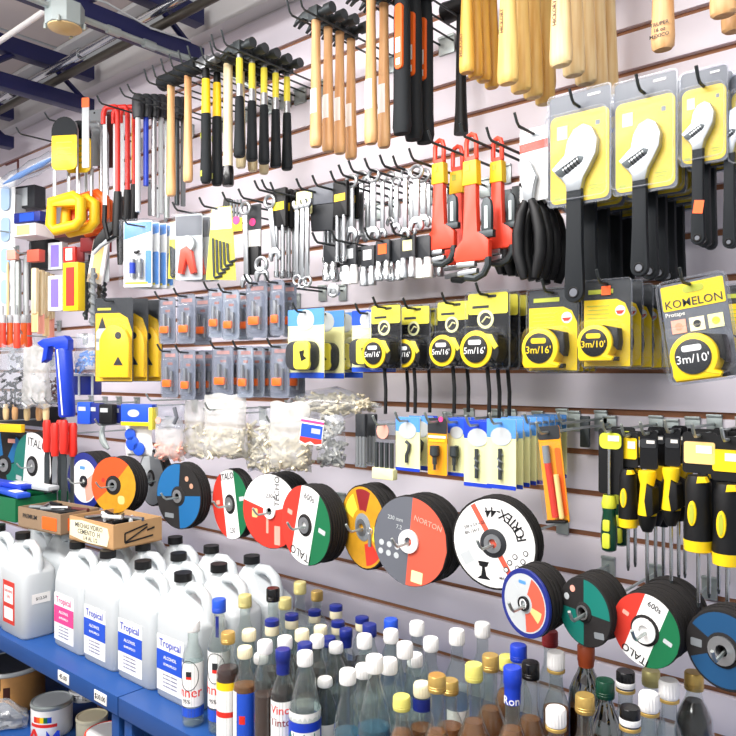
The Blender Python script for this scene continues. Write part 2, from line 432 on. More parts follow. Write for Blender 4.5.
# ------------------------------------------------------------ hammers along the top row
def head_claw(t, m='iron', s=1.0, light=None):
    mb = MB()
    mb.box((0, 0, .014*s), (.03*s, .026*s, .034*s), m, .003)
    mb.cyl((.012*s, 0, .015*s), (.036*s, 0, .015*s), .009*s, m, seg=12); mb.cyl((.034*s, 0, .015*s), (.056*s, 0, .015*s), .0135*s, m, seg=14)
    for sy in (-1, 1):
        mb.prism([(-.012*s, 0), (-.012*s, .028*s), (-.035*s, .027*s), (-.056*s, .018*s), (-.070*s, .002*s), (-.056*s, .008*s), (-.035*s, .012*s)], sy*.003*s, sy*.012*s, m, .001)
    mb.build('hammer_head', t)
def head_ball(t, m='satin', s=1.0):
    mb = MB(); mb.box((0, 0, .014*s), (.032*s, .028*s, .034*s), m, .004); mb.cyl((.01*s, 0, .014*s), (.05*s, 0, .014*s), .014*s, m, seg=14)
    mb.lathe([(0, -.016), (.009, -.013), (.014, -.004), (.013, .006), (.008, .012), (.008, .03)], m, 14, Matrix.Translation((-.045*s, 0, .014*s)) @ Matrix.Rotation(pi/2, 4, 'Y')); mb.build('hammer_head', t)
def head_drum(t, m='rubber', r=.024, L=.10):
    mb = MB(); mb.lathe([(0, -L/2), (r*.85, -L/2), (r, -L/2+.006), (r*.94, -L/4), (r*.94, L/4), (r, L/2-.006), (r*.85, L/2), (0, L/2)], m, 18, Matrix.Translation((0, 0, r*.72)) @ Matrix.Rotation(pi/2, 4, 'Y')); mb.build('mallet_head', t)
def handle(t, L, m, prof, name='handle', z1=None, z0=0):
    z1 = -L if z1 is None else z1
    mb = MB(); n = len(prof); mb.loft([(0, 0, z0 + (z1-z0)*f, rx, ry) for f, rx, ry in prof], m); return mb.build(name, t)
WP = [(0, .0105, .012), (.12, .010, .0115), (.4, .0125, .0115), (.7, .0155, .0125), (.93, .0175, .0135), (.985, .0165, .013), (1, .013, .010)]
def hammer(style, L, name, label, wm='wood', k=1.0):
    t = thing(name, label, 'hammer')
    prof = [(f, rx*k, ry*min(k, 1.15)) for f, rx, ry in WP]
    if style in ('claw', 'drum', 'ball'):
        h = handle(t, L, wm, prof)
        (head_claw if style == 'claw' else head_drum if style == 'drum' else head_ball)(t)
    elif style == 'grip':                                # printed steel shaft, long black grip
        head_claw(t, 'iron')
        h = handle(t, L, 'satin', [(0, .008, .008), (1, .0095, .009)], 'shaft', -L*.46, .004)
        mb = MB(); mb.loft([(0, 0, -L*.05, .0092, .0088), (0, 0, -L*.12, .0096, .0092), (0, 0, -L*.26, .0096, .0092), (0, 0, -L*.3, .0092, .0088)], 'lemon', 14); mb.build('yellow_print', h)
        handle(t, L, 'rubber', [(0, .0115, .011), (.06, .0125, .012), (.5, .0145, .0125), (.9, .018, .014), (.97, .0185, .014), (1, .015, .011)], 'grip', -L, -L*.42)
    elif style == 'banded':                              # yellow fibreglass shaft, black grip
        head_claw(t, 'steel')
        handle(t, L, 'black', [(0, .010, .010), (1, .011, .011)], 'collar', -L*.14, .004)
        handle(t, L, 'yellow', [(0, .0125, .011), (1, .0145, .012)], 'shaft', -L*.42, -L*.1)
        g = handle(t, L, 'rubber', [(0, .015, .0125), (.1, .0155, .013), (.5, .016, .0135), (.85, .0185, .015), (.96, .018, .014), (1, .014, .011)], 'grip', -L, -L*.40)
        mb = MB(); mb.patch(.0192, .0155, -L*.95, -L*.9, -120, -85, 'olive'); mb.build('yellow_mark', g)
        mb = MB(); mb.patch(.0175, .0148, -L*.62, -L*.57, -120, -100, 'olive'); mb.build('yellow_mark', g)
    elif style == 'inlay':                               # black hatchet-style handle, orange inlay
        head_claw(t, 'black')
        h = handle(t, L, 'rubber', [(0, .016, .013), (.2, .021, .015), (.5, .021, .0155), (.8, .0215, .016), (.95, .024, .017), (1, .020, .014)], 'grip')
        mb = MB(); mb.prism(rr(.021, L*.44, .009, .003, -L*.36), -.0185, -.008, 'orange', .002); i = mb.build('orange_inlay', h)
        mb = MB(); mb.box((.003, -.0188, -L*.42), (.013, .001, L*.1), 'paper'); mb.build('price_sticker', i); mb = MB(); mb.box((.003, -.0188, -L*.53), (.011, .001, L*.045), 'paper'); mb.build('price_sticker', i)
    elif style == 'butt':                                # pale handle with a black rubber butt
        head_drum(t, 'black', .02, .08)
        handle(t, L, 'woodcream', [(0, .0135, .012), (.3, .014, .012), (.8, .0145, .0125), (1, .0145, .0125)], 'handle', -L*.86)
        handle(t, L, 'blackgloss', [(0, .016, .014), (.3, .0175, .015), (.9, .0185, .0155), (1, .016, .013)], 'rubber_butt', -L, -L*.84)
    elif style == 'blackgrip':
        head_drum(t, 'black', .026, .1)
        handle(t, L, 'black', [(0, .011, .011), (.3, .012, .012), (.6, .0135, .012), (.8, .015, .013), (.94, .018, .015), (1, .0185, .0155)], 'grip')
    return t
def sticker(t, L, f0, f1, k=1.0, m='paper', w=40):
    for ch in t.children:
        if ch.name.startswith('handle'):
            r = lambda f: (.0105 + (.0175-.0105)*f)*k + .0012
            mb = MB(); mb.patch(r(f1), .0128*max(k, 1), -L*f1, -L*f0, -90-w, -90+w, m, rx1=r(f0), ry1=.0122*max(k, 1), n=8); mb.build('price_sticker', ch)
HZ = .862                                                 # hook height over the camera for the whole row
def hrow(style, px0, yb, px1, n, name, label, wm='wood', k=1.0, d0=.30, stick=None, hk=True, L=None, hz=None, jit=.006):
    hz = HZ if hz is None else hz
    P = W(px0, yb, d0); zt = HC + hz; Lh = L or (zt - P.z)
    t = hammer(style, Lh, name, label, wm, k)
    if stick: sticker(t, Lh, stick[0], stick[1], k)
    pts = rail(px0, yb, d0, px1, n)
    pts = [Vector((p.x, p.y, P.z + Lh)) for p in pts]
    along(t, pts, label, label.split('{}')[0].strip(' ,') + 's on one hook' if n > 1 else None, jit)
    if hk: hook(Vector((pts[0].x, 0, pts[0].z - .004)), d0 + .06, 'grey twin-prong hook holding the ' + label.split('{}')[0].strip(' ,'), True, .035)
    return pts
hrow('drum', 171, 196, 171, 1, 'rubber_mallet', 'wood-handled black mallet, leftmost wooden handle of the top row{}'.replace('{}', ''), 'wood', 1.0, .30)
hrow('drum', 188, 182, 188, 1, 'rubber_mallet', 'wood-handled black mallet just left of the yellow and black hammers', 'wood', .95, .31)
hrow('banded', 206, 183, 217, 2, 'claw_hammer', 'claw hammer with yellow shaft and black grip, {} of the pair', d0=.31)
hrow('butt', 228, 186, 228, 1, 'mallet', 'pale-handled mallet with a black rubber butt beside the black grips', d0=.285)
hrow('drum', 241, 168, 264, 3, 'mallet', 'cream-handled mallet half hidden behind the black grips, {} of three', 'woodcream', .95, .235, hk=False)
hrow('grip', 239.5, 157, 287, 5, 'claw_hammer', 'black-gripped claw hammer with yellow-printed steel shaft, {} of five', d0=.31)
hrow('claw', 316, 147, 351, 4, 'claw_hammer', 'wooden claw hammer with white sticker beside the black grips, {} of four', 'wood', 1.0, .31, (.55, .74))
hrow('claw', 371, 144, 384, 2, 'claw_hammer', 'wooden claw hammer beside the orange inlay handles, {} of two', 'wood', 1.0, .31, (.57, .77))
hrow('inlay', 402, 134, 425, 3, 'hammer', 'black handle with an orange inlay and white stickers, {} of three', d0=.30)
hrow('blackgrip', 461, 134, 461, 1, 'rubber_mallet', 'black hammer grip hanging behind the yellow wooden handles', d0=.10, hk=False)
hrow('ball', 467, 73, 492, 4, 'hammer', 'deep yellow wooden hammer handle right of the black grip, {} of four', 'woodyel2', 1.0, .31)
hrow('ball', 508, 84, 545, 4, 'hammer', 'thick pale yellow hammer handle in the middle bunch, {} of four', 'woodyel', 1.3, .31)
hrow('ball', 549, 90, 549, 1, 'hammer', 'orange-toned wooden handle half hidden behind the pale thick bunch', 'woodyel2', .9, .12, hk=False)
hrow('ball', 561, 66, 608, 5, 'hammer', 'pale wooden hammer handle in the right bunch, {} of five', 'woodpale', 1.3, .31)
p = hrow('ball', 663, 50, 663, 1, 'hammer', 'single wooden hammer handle hanging alone at the top right', 'wood', 1.15, .30)[0]
hrow('ball', 724, 16, 735, 2, 'hammer', 'wooden hammer handle at the top right corner, {} of two', 'wood', 1.3, .30)
for lab_, off, s_ in (('thick pale yellow hammer handle in the middle bunch, front', .17, 'HICKORY'), ('pale wooden hammer handle in the right bunch, front', .19, 'HICKORY'), ('deep yellow wooden hammer handle right of the black grip, front', .19, 'HICKORY')):
    o_ = [o for o in COL.objects if o.get('label', '').startswith(lab_)][0]; h_ = [c for c in o_.children if c.name.startswith('handle')][0]
    text(s_, .011, 'maroon', h_, (-.006, -.0146, -off), R(-90))
o_ = [o for o in COL.objects if o.get('label', '').startswith('single wooden')][0]; h_ = [c for c in o_.children if c.name.startswith('handle')][0]
zb = min(v.co.z for v in h_.data.vertices)
for i_, s_ in enumerate(('TRUPER', '16 oz', 'MEXICO')): text(s_, .009, 'dark', h_, (-.001, -.0160, zb + .040 - .010*i_), 0)
# grey-headed light hammers with coloured tube handles left of the mallets
for i, (px, yb, px1, m, nm) in enumerate(((138, 212, 138, 'lgrey', 'white'), (146, 186, 146, 'royal', 'blue'), (154, 216, 154, 'steel', 'grey'), (161, 214, 161, 'lgrey', 'pale grey'), (167, 218, 167, 'galv', 'dull metal'), (177, 205, 177, 'iron', 'dark'), (183, 206, 183, 'grey', 'mid-grey'))):
    P = W(px, yb, .29 - .028*i); zt = W(px, 118+(2 if i > 3 else 0), .29-.028*i).z
    t = thing('tack_hammer', f'grey-headed light hammer with a {nm} tube handle, left of the wooden mallets', 'hammer', (P.x, P.y, zt))
    mb = MB(); mb.loft([(0, 0, zt*0, .019, .014), (0, 0, .028, .024, .017), (0, 0, .062, .023, .017), (0, 0, .074, .016, .012)], 'dark'); mb.build('hammer_head', t)
    mb = MB(); mb.cyl((0, 0, 0), (0, 0, P.z-zt), .0085, m, seg=12); mb.build('handle', t)
hook(W(146, 100, .3), .36, 'grey twin-prong hook holding the grey-headed light hammers', True)
# ------------------------------------------------------------ adjustable wrenches on yellow blister cards
def wrench_pack(ox, ytop, ybot, x0, x1, hx, hy, hb, sc_, d, label, plain_head=False):
    # card from (x0,ytop) to (x1,ybot); wrench head centred hx,hy, handle down to hb
    k = mpp(ox, d); f = fac(ox); cw = (x1-x0)*k/f; chh = (ybot-ytop)*k
    P = W((x0+x1)/2, ytop, d)
    t = thing('adjustable_wrench_pack', label, 'wrench', P)
    X = lambda x: (x-(x0+x1)/2)*k/f; Z = lambda y: (ytop-y)*k
    mb = MB(); mb.prism(rr(cw, chh, .006, 0, -chh/2), -.0012, .0012, 'greycard')
    mb.prism(rr(cw*.96, chh*.80, .012, 0, -chh*.585), -.0019, -.0011, 'yellow')
    mb.box((-cw*.28, -.0021, -chh*.34), (cw*.17, .0006, chh*.12), 'lgrey'); mb.box((cw*.3, -.0021, -chh*.31), (cw*.07, .0006, chh*.04), 'grey')
    mb.box((-cw*.36, -.0021, -chh*.93), (cw*.12, .0006, chh*.03), 'olive'); mb.box((cw*.27, -.0021, -chh*.86), (cw*.2, .0006, chh*.012), 'olive'); mb.box((cw*.27, -.0021, -chh*.89), (cw*.16, .0006, chh*.012), 'olive')
    mb.box((cw*.24, -.0021, -chh*.05), (cw*.2, .0006, chh*.02), 'paper')
    mb.build('backing_card', t)
    s = sc_
    H = [(-22, 15), (-9, 3), (-6, -11), (0, -21), (10, -25), (18, -20), (23, -8), (22, 6), (16, 18), (10, 28), (7, 40), (-7, 40), (-8, 33), (-12, 27), (-17, 22)]
    q = s*k; hp = [(X(hx) + a*q/f*1.0, Z(hy) - b*q) for a, b in H]
    mb = MB(); mb.prism(hp, -.017, -.004, 'satin', .002); mb.build('wrench_head', t)
    mb = MB(); mb.prism([(X(hx) + a*q/f, Z(hy) - b*q) for a, b in ((-19, 18.5), (5, 5.5), (11, 8), (9, 13), (-11, 25), (-14, 24))], -.0178, -.012, 'iron', .001); mb.build('movable_jaw', t)
    mb = MB(); c = (X(hx) - 1*q/f, Z(hy) - 14.5*q); mb.cyl((c[0]-8*q/f, -.0168, c[1]-4.6*q), (c[0]+7*q/f, -.0168, c[1]+4.2*q), 3.6*q, 'steel', seg=12)
    for i in range(5): v = -7 + 3*i; mb.cyl((c[0]+v*q/f, -.0168, c[1]+v*.57*q), (c[0]+(v+1)*q/f, -.0168, c[1]+(v+1)*.57*q), 4.4*q, 'iron', seg=12)
    mb.build('adjusting_screw', t)
    mb = MB(); zt, zb = Z(hy) - 36*q, Z(hb); w0, w1 = 7.5*q/f, 9.5*q/f; hxm = X(hx)
    out = [(hxm-w0, zt), (hxm+w0, zt), (hxm+w0*1.05, zt*.5+zb*.5), (hxm+w1, zb+w1*1.3)]
    n = 8; out += [(hxm + w1*cos(pi*i/n), zb + w1 - w1*sin(pi*i/n)) for i in range(n+1)] + [(hxm-w1, zb+w1*1.3), (hxm-w0*1.05, zt*.5+zb*.5)]
    mb.prism(out, -.016, -.005, 'rubber', .002); hd = mb.build('handle', t)
    mb = MB(); mb.tube([(hxm + w1*.5*cos(2*pi*i/14), -.016, zb + w1 + w1*.5*sin(2*pi*i/14)) for i in range(14)], .0018, 'black', 6, True)
    mb.prism(circ(w1*.5, hxm, zb+w1, 14), -.0166, -.0158, 'greycard'); mb.build('hang_hole', hd)
    mb = MB(); o = rr(cw*1.03, chh*.8, .012, 0, -chh*.58); mb.prism(o, -.021, -.0025, 'plastic', .004); mb.prism(rr(cw*1.04, chh*1.03, .008, 0, -chh*.5), -.0032, -.0022, 'plastic'); mb.tube([(x_, -.003, z_) for x_, z_ in rr(cw*1.03, chh*1.02, .008, 0, -chh*.5)], .002, 'plasticgrey', 5, True); mb.tube([(x_, -.019, z_) for x_, z_ in rr(cw*1.0, chh*.78, .012, 0, -chh*.58)], .0018, 'plasticgrey', 5, True); mb.build('blister_shell', t)
    return t, P
G = 'yellow carded adjustable wrenches'
def wstack(n, lastx, *a, name):
    t, P = wrench_pack(*a, 'x')
    px0 = (a[3]+a[4])/2; pts = rail(px0, a[1], a[9], lastx, n)
    along(t, pts, name, G + name.split(',')[0][-12:], .004)
    hook(Vector((P.x, 0, P.z - .028)), a[9]+.025, 'dark hook through the ' + name.split(',')[0])
    return t
wstack(5, 632, 580, 92, 203, 549, 610, 577, 152, 303, 1.0, .28, name='largest yellow-carded adjustable wrench, left stack, {} of five')
wstack(5, 682, 645, 78, 191, 614, 676, 642, 145, 277, .92, .28, name='medium yellow-carded adjustable wrench, middle stack, {} of five')
t = wstack(3, 716, 703, 70, 163, 681, 727, 700, 122, 245, .72, .28, name='small yellow-carded adjustable wrench with orange price sticker, right stack, {} of three')
k = mpp(700, .28)
for o in [x for x in COL.objects if x.get('label', '').startswith('small yellow-carded')]:
    if 'from' not in o['label']:
        mb = MB(); mb.box((-.004, -.0168, -.234), (.016, .001, .022), 'neon', rot=(0, .15, 0)); mb.build('orange_price_sticker', o)
    else: o['label'] = o['label'].replace(' with orange price sticker', '')
wstack(2, 752, 748, 72, 166, 731, 769, 731, 124, 247, .7, .26, name='adjustable wrench card cut off at the right edge, {} of two')

# ------------------------------------------------------------ pliers on a white card and black-handled snips
def plier_pack(P, label, k, first=True):
    t = thing('pliers_pack', label, 'pliers', P)
    w, h = .062, .145
    mb = MB(); mb.prism(rr(w, h, .004, 0, -h/2), -.001, .001, 'paper'); mb.box((0, -.0015, -.036), (w, .0008, .017), 'redor', rot=(0, -.05, 0)); mb.box((.0, -.0015, -.015), (w*.5, .0008, .006), 'lgrey'); mb.build('backing_card', t)
    mb = MB(); mb.prism(rr(w*1.03, h*1.02, .006, 0, -h/2), -.004, -.002, 'plastic', .001); mb.build('blister_shell', t)
    mb = MB()
    mb.prism([(-.018, -.118), (-.022, -.1), (-.016, -.085), (-.009, -.068), (-.005, -.066), (-.001, -.07), (.006, -.086), (.013, -.1), (.008, -.118), (.004, -.15), (-.014, -.15)], -.018, -.008, 'satin', .002)
    mb.tube([(-.022+.03*i/12 - .002, -.014, -.11 - .012*sin(pi*i/12)) for i in range(13)], .0028, 'black', 6); mb.build('plier_jaws', t)
    for sx in (-1, 1):
        mb = MB(); mb.tube([(-.005+sx*.006, -.013, -.145), (-.005+sx*.016, -.013, -.17), (-.004+sx*.024, -.013, -.21), (-.003+sx*.024, -.013, -.25), (-.002+sx*.016, -.013, -.285), (-.002+sx*.012, -.013, -.30)], [.0075, .011, .0125, .0125, .011, .008], 'black', 10); mb.build('grip', t)
    return t
P = W(534, 128, .27); t = plier_pack(P, 'x', 1)
along(t, rail(534, 128, .27, 556, 4), 'black-handled pliers on a white card with an orange band, {} of four', 'carded pliers', .006)
hook(Vector((P.x, 0, P.z-.012)), .33, 'dark hook through the white pliers cards')
# long black snips hanging beside them
def snips(P, label):
    t = thing('snips', label, 'snips', P)
    mb = MB(); mb.prism([(-.012, 0), (.012, 0), (.016, -.03), (.006, -.05), (-.006, -.05), (-.016, -.03)], -.006, .006, 'iron', .002); mb.build('blade', t)
    for sx in (-1, 1):
        mb = MB(); mb.loft([(sx*.008, 0, -.04, .007, .008), (sx*.02, 0, -.075, .013, .011), (sx*.025, 0, -.12, .0155, .0125), (sx*.021, 0, -.165, .014, .011), (sx*.015, 0, -.19, .008, .007)], 'black', 12); mb.build('grip', t)
    return t
P = W(518, 186, .2); t = snips(P, 'x'); along(t, rail(518, 186, .2, 533, 3), 'black-handled snips hanging right of the red pipe wrenches, {} of three', 'snips', .004)
P = W(507, 190, .12); t = snips(P, 'x'); along(t, rail(507, 190, .12, 512, 2), 'black-handled snips tucked behind the red pipe wrenches, {} of two', 'snips behind', .004)

# ------------------------------------------------------------ red pipe wrenches, hung jaw down
def pipe_wrench(o, d, label, s=1.0):
    k = mpp(o[0], d)*s; f = fac(o[0])
    t = thing('pipe_wrench', label, 'wrench', W(o[0], o[1], d))
    q = lambda pts: [(x*k/f, -y*k) for x, y in pts]
    mb = MB(); mb.tube([(x, -.006, z) for x, z in q([(-5, 24), (-5, 8), (-3.5, 2), (0, 0), (3.5, 2), (5, 8), (5, 24), (0, 28)])], .0052, 'redor', 8, True)
    mb.prism(q([(-5.2, 22), (5.2, 22), (6, 70), (7, 98), (14, 103), (18, 108), (18, 124), (13, 127), (-14, 127), (-17, 122), (-15, 112), (-8, 104), (-6.5, 70)]), -.012, .002, 'redor', .003); mb.build('handle', t)
    mb = MB(); mb.prism(q([(-6.6, 27), (6.6, 27), (7.3, 51), (-7.3, 51)]), -.0145, .004, 'yellow2', .002)
    mb.box((-2*k, -.015, -34*k), (4*k/f, .001, 6*k), 'olive'); mb.build('paper_band', t)
    mb = MB(); o2 = q([(10, 104), (10, 72), (12, 66), (16, 65), (19, 69), (20, 76), (20, 104)]); mb.prism(o2, -.009, .0, 'iron', .002)
    mb.prism(q([(13.4, 96), (13.4, 74), (16.5, 74), (16.8, 96)]), -.0096, -.0088, 'galv'); mb.prism(q([(8, 98), (22, 98), (22, 105), (8, 105)]), -.011, .001, 'iron', .002); mb.build('hook_jaw_shank', t)
    mb = MB(); mb.prism(q([(-14, 127), (4, 127), (4, 132), (-14, 132)]), -.011, .001, 'satin', .001); mb.prism(q([(-13, 136), (6, 134), (6, 139), (-13, 141)]), -.011, .001, 'satin', .001)
    mb.tube([(x, -.005, z) for x, z in q([(-6, 142), (4, 144), (12, 140), (16, 132), (16, 124)])], .0075, 'iron', 8); mb.build('jaws', t)
    return t
for o, d, s, l in (((441, 141), .24, .86, 'red pipe wrench with yellow paper band, left one hanging slightly higher'), ((473, 135), .29, 1.0, 'red pipe wrench with yellow paper band, front and largest, in the middle'),
                   ((499, 139), .25, .87, 'red pipe wrench with yellow paper band, right one beside the black snips'), ((459, 147), .15, .93, 'red pipe wrench half hidden behind the left and middle pipe wrenches')):
    pipe_wrench(o, d, l, s)
for px, y, d in ((441, 146, .28), (473, 140, .33), (499, 144, .29)): hook(W(px, y, d), d+.03, f'dark hook holding the {"left" if px < 450 else "middle" if px < 480 else "right"} red pipe wrench')

# ------------------------------------------------------------ combination wrenches
def combo(P, L, w, label, m='satin', flip=False, roll=0, cat='wrench'):
    mb = MB(); s = -1 if flip else 1
    z = lambda v: (-v*L)
    rw = w*1.15
    mb.tube([(rw*cos(2*pi*i/14), -.003, z(.0) - rw + rw*sin(2*pi*i/14)) for i in range(14)], w*.36, m, 8, True)
    mb.prism([(-w*.5, -rw*1.9), (w*.5, -rw*1.9), (w*.58, -L+w*2.2), (-w*.58, -L+w*2.2)], -.006, 0, m, .0015)
    a = [(-w*.58, -L+w*2.5), (w*.58, -L+w*2.5), (w*1.35, -L+w*1.5), (w*1.45, -L+w*.6), (w*1.0, -L), (w*.6, -L+w*.1), (w*.62, -L+w*.9), (w*.25, -L+w*1.35), (-w*.3, -L+w*1.3), (-w*.62, -L+w*.8), (-w*.75, -L+w*.1), (-w*1.1, -L+w*.05), (-w*1.45, -L+w*.8), (-w*1.3, -L+w*1.6)]
    mb.prism(a, -.0075, .001, m, .0015)
    o = mb.build('combination_wrench'); o.location = P; o.rotation_euler = (0, roll, .18)
    return tag(o, label, cat)
CW = [(352, 176, 240, .26, 'wide chrome combination wrench at the left end of the middle row'), (374, 170, 240, .27, 'wide chrome combination wrench beside the price slot'), (383, 174, 238, .2, 'slim chrome wrench behind the one beside the slot'),
      (397, 178, 233, .24, 'short thin chrome wrench alone over a bare patch of wall'), (406, 170, 238, .27, 'chrome combination wrench left of the three by the pipe wrench'), (417, 166, 231, .27, 'widest chrome combination wrench beside the left pipe wrench'), (424, 170, 228, .2, 'chrome wrench just behind the widest, touching the pipe wrench'),
      (362, 172, 243, .2, 'dull chrome wrench between the two wide ones on the left'), (368, 176, 240, .15, 'narrow chrome wrench deep between the two wide ones'), (412, 176, 236, .17, 'chrome wrench seen in the gap between the pair by the pipe wrench'), (345, 190, 240, .2, 'chrome wrench beside the yellow label pack'), (391, 172, 226, .12, 'thin dull wrench hanging deepest behind the bare patch'), (429, 176, 226, .14, 'chrome wrench mostly behind the left pipe wrench handle')]
for x, y0, y1, d, l in CW:
    k = mpp(x, d); combo(W(x, y0, d), (y1-y0)*k, (.0125 if 'wide' in l else .009), l, 'satin' if d > .18 else 'steel')
for x, y in ((378, 166), (393, 163), (422, 157), (352, 172), (362, 168), (406, 164)):
    hook(W(x, y+6, .27), .30, 'dark hook at the top of the chrome wrenches, ' + {378: 'second from the bare patch', 393: 'just over the bare patch', 422: 'nearest the pipe wrench', 352: 'leftmost', 362: 'second from the left', 406: 'middle right'}[x])
# sockets on short black hangers under the wrenches
def socket_pack(P, label, mm, sw=.012, tagm=None, L=.05):
    t = thing('socket_hanger', label, 'socket set', P)
    mb = MB(); mb.prism(rr(.042, .052, .006, 0, -.026), -.006, .002, 'dark', .0015)
    if tagm: mb.box((0, -.0065, -.022), (.026, .001, .024), tagm)
    mb.build('hanger', t)
    for sx in (-1, 1):
        mb = MB(); mb.lathe([(0, 0), (sw*.75, 0), (sw*.8, -.015), (sw, -.018), (sw, -L), (sw*.7, -L), (sw*.65, -L+.012), (0, -L+.012)], mm, 14, Matrix.Translation((sx*.0125, -.003, -.05))); mb.build('socket', t)
    return t
SP = [(331, 243, .24, 'chrome', None, 'beside the black nut-driver pack'), (351, 245, .26, 'white', 'lgrey', 'with bright pale sockets'), (369, 246, .25, 'satin', 'white', 'third from the left'), (384, 240, .26, 'chrome', 'orange', 'with an orange mark'), (396, 240, .25, 'chrome', None, 'below the thin short wrench'), (409, 236, .26, 'satin', 'palelemon', 'with a pale paper tag'), (424, 236, .25, 'white', None, 'with a white sleeve by the red jaw')]
for x, y, d, m, tg, l in SP: socket_pack(W(x, y, d), 'black two-socket hanger ' + l + ', below the chrome wrenches', m, .011, tg, .045); 
for x, y, d, l in ((340, 248, .14, 'left'), (360, 247, .13, 'left-centre'), (377, 245, .13, 'centre'), (390, 243, .12, 'right-centre'), (403, 241, .12, 'right'), (418, 240, .12, 'far right'), (437, 240, .12, 'red-jaw side')):
    socket_pack(W(x, y, d), f'black socket hanger of the rear rank, {l}', 'steel', .010, None, .04)
for i, (x, y) in enumerate(((326, 240), (345, 238), (378, 236), (404, 232))):
    hook(W(x, y+4, .28), .31, 'dark hook holding the socket hangers, ' + ['leftmost', 'second from left', 'under the thin wrench', 'nearest the red jaws'][i])

# ------------------------------------------------------------ black and yellow nut drivers, wrench sets
def driver_pack(P, h, w, label, tagm='yellow', n=2, bodym='black', shaft=.55):
    t = thing('nut_driver_pack', label, 'tool pack', P)
    mb = MB(); mb.prism(rr(w, h*.45, .004, 0, -h*.22), -.008, .002, bodym, .002)
    if tagm: mb.box((0, -.0087, -h*.2), (w*.8, .001, h*.09), tagm); mb.box((-w*.1, -.0092, -h*.19), (w*.3, .001, h*.05), 'olive')
    mb.build('holder', t)
    for i in range(n):
        x = (i-(n-1)/2)*w/n; mb = MB(); mb.cyl((x, -.004, -h*.42), (x, -.004, -h), .0055, 'satin', seg=10); mb.cyl((x, -.004, -h*.93), (x, -.004, -h), .0075, 'chrome', seg=10); mb.build('shaft', t)
    return t
P = W(281, 189, .26); t = driver_pack(P, 88*mpp(281, .26), .05, 'x'); along(t, rail(281, 189, .26, 298, 4), 'black pack with yellow tags and chrome shafts below, {} of four', 'black tool packs left', .004)
hook(Vector((P.x, 0, P.z-.01)), .31, 'dark hook through the black packs with chrome shafts')
P = W(304, 195, .27); k = mpp(304, .27)
t = thing('wrench_set', 'chrome wrench on a cream-topped card left of the grey wallet', 'wrench set', P, .15)
mb = MB(); mb.prism(rr(.05, .06, .004, 0, -.02), 0, .002, 'palelemon'); mb.build('header_card', t)
for i, (dx, L) in enumerate(((-.012, .215), (.008, .225), (.026, .222))):
    w_ = combo(Vector((dx, -.01-.004*i, -.02)), L, .010, 'x'); w_.parent = t
    for kk in ('label', 'category'): del w_[kk]
    w_.rotation_euler = (0, pi, 0); w_.location.z = -.015 - L
P = W(323, 186, .25); t = thing('tool_wallet', 'dark grey folded tool wallet above the hanging ring spanners', 'wallet', P, .1)
k = mpp(323, .25); w_ = 24*k/fac(323); h_ = 46*k
mb = MB(); mb.prism([(-w_*.5, 0), (w_*.5, .004), (w_*.42, -h_), (-w_*.4, -h_*.96)], -.007, .003, 'dark', .003); mb.build('wallet_body', t)
mb = MB(); mb.prism([(-w_*.48, -.002), (w_*.48, .002), (w_*.46, -h_*.42), (-w_*.46, -h_*.4)], -.010, -.006, 'greycard', .002); mb.build('flap', t)
P = W(342, 182, .27); t = driver_pack(P, 80*mpp(342, .27), .045, 'x', 'yellow2', 2); along(t, rail(342, 182, .27, 352, 3), 'black pack with orange-yellow tag by the grey wallet, {} of three', 'black tool packs right', .004)
P = W(330, 196, .18); t = driver_pack(P, 66*mpp(330, .18), .045, 'x', 'lemon', 3); along(t, rail(330, 196, .18, 338, 3), 'black pack with lemon tag behind the grey wallet, {} of three', 'lemon tag packs', .004)
for i, (x, y) in enumerate(((284, 186), (310, 183), (326, 180), (344, 176))): hook(W(x, y+8, .28), .31, 'dark hook above the black tool packs, ' + ['leftmost', 'over the cream-topped card', 'over the grey wallet', 'over the orange-yellow tag'][i])
# white sleeves and spanners further left
for x, y0, y1, d, w_, l in ((246, 203, 288, .27, .014, 'long pale open-ended wrench hanging left of the pink-dotted white card'), (270, 196, 262, .27, .014, 'white-bodied combination wrench slanting right of the pink-dotted card'), (262, 258, 282, .28, .016, 'short thick chrome wrench end below the white card'), (334, 285, 296, .28, .012, 'small chrome ring spanner tip over the blister packs')):
    combo(W(x, y0, d), (y1-y0)*mpp(x, d), w_, l, 'satin', roll=(-.12 if x == 270 else -.02))
P = W(254, 205, .25); k = mpp(254, .25); t = thing('carded_tool', 'white card with a pink price dot between two pale wrenches', 'tool pack', P, .2)
mb = MB(); mb.prism(rr(.05, 55*k, .003, 0, -27*k), -.001, .001, 'dark'); mb.box((0, -.0015, -38*k), (.046, .001, 26*k), 'paper'); mb.box((0, -.002, -47*k), (.02, .001, 4*k), 'rose'); mb.build('backing_card', t)
mb = MB(); mb.prism(circ(.011, -.004, -17*k, 16), -.0026, -.0012, 'pink'); mb.build('price_dot', t)
mb = MB(); mb.box((0, -.006, -56*k), (.05, .014, 28*k), 'black', .003); mb.build('black_pouch', t)
for i, (x, y) in enumerate(((268, 192), (252, 200), (236, 203))): hook(W(x, y, .27), .30, 'dark hook over the pale wrenches, ' + ['right', 'middle', 'left'][i])
P = W(231, 198, .25); k = mpp(231, .25); t = thing('hex_key_set', 'black folding hex key set with grey keys and yellow tag, left of the pale wrench', 'hex keys', P, .3)
mb = MB(); mb.box((-.018, 0, -20*k), (.022, .02, 40*k), 'black', .004, (0, .18, 0)); mb.build('holder', t)
for i in range(4):
    mb = MB(); mb.tube([(.004+.011*i, -.006, -3*k), (.002+.011*i, -.006, -22*k)], .0034, 'grey', 6); mb.build('hex_key', t)
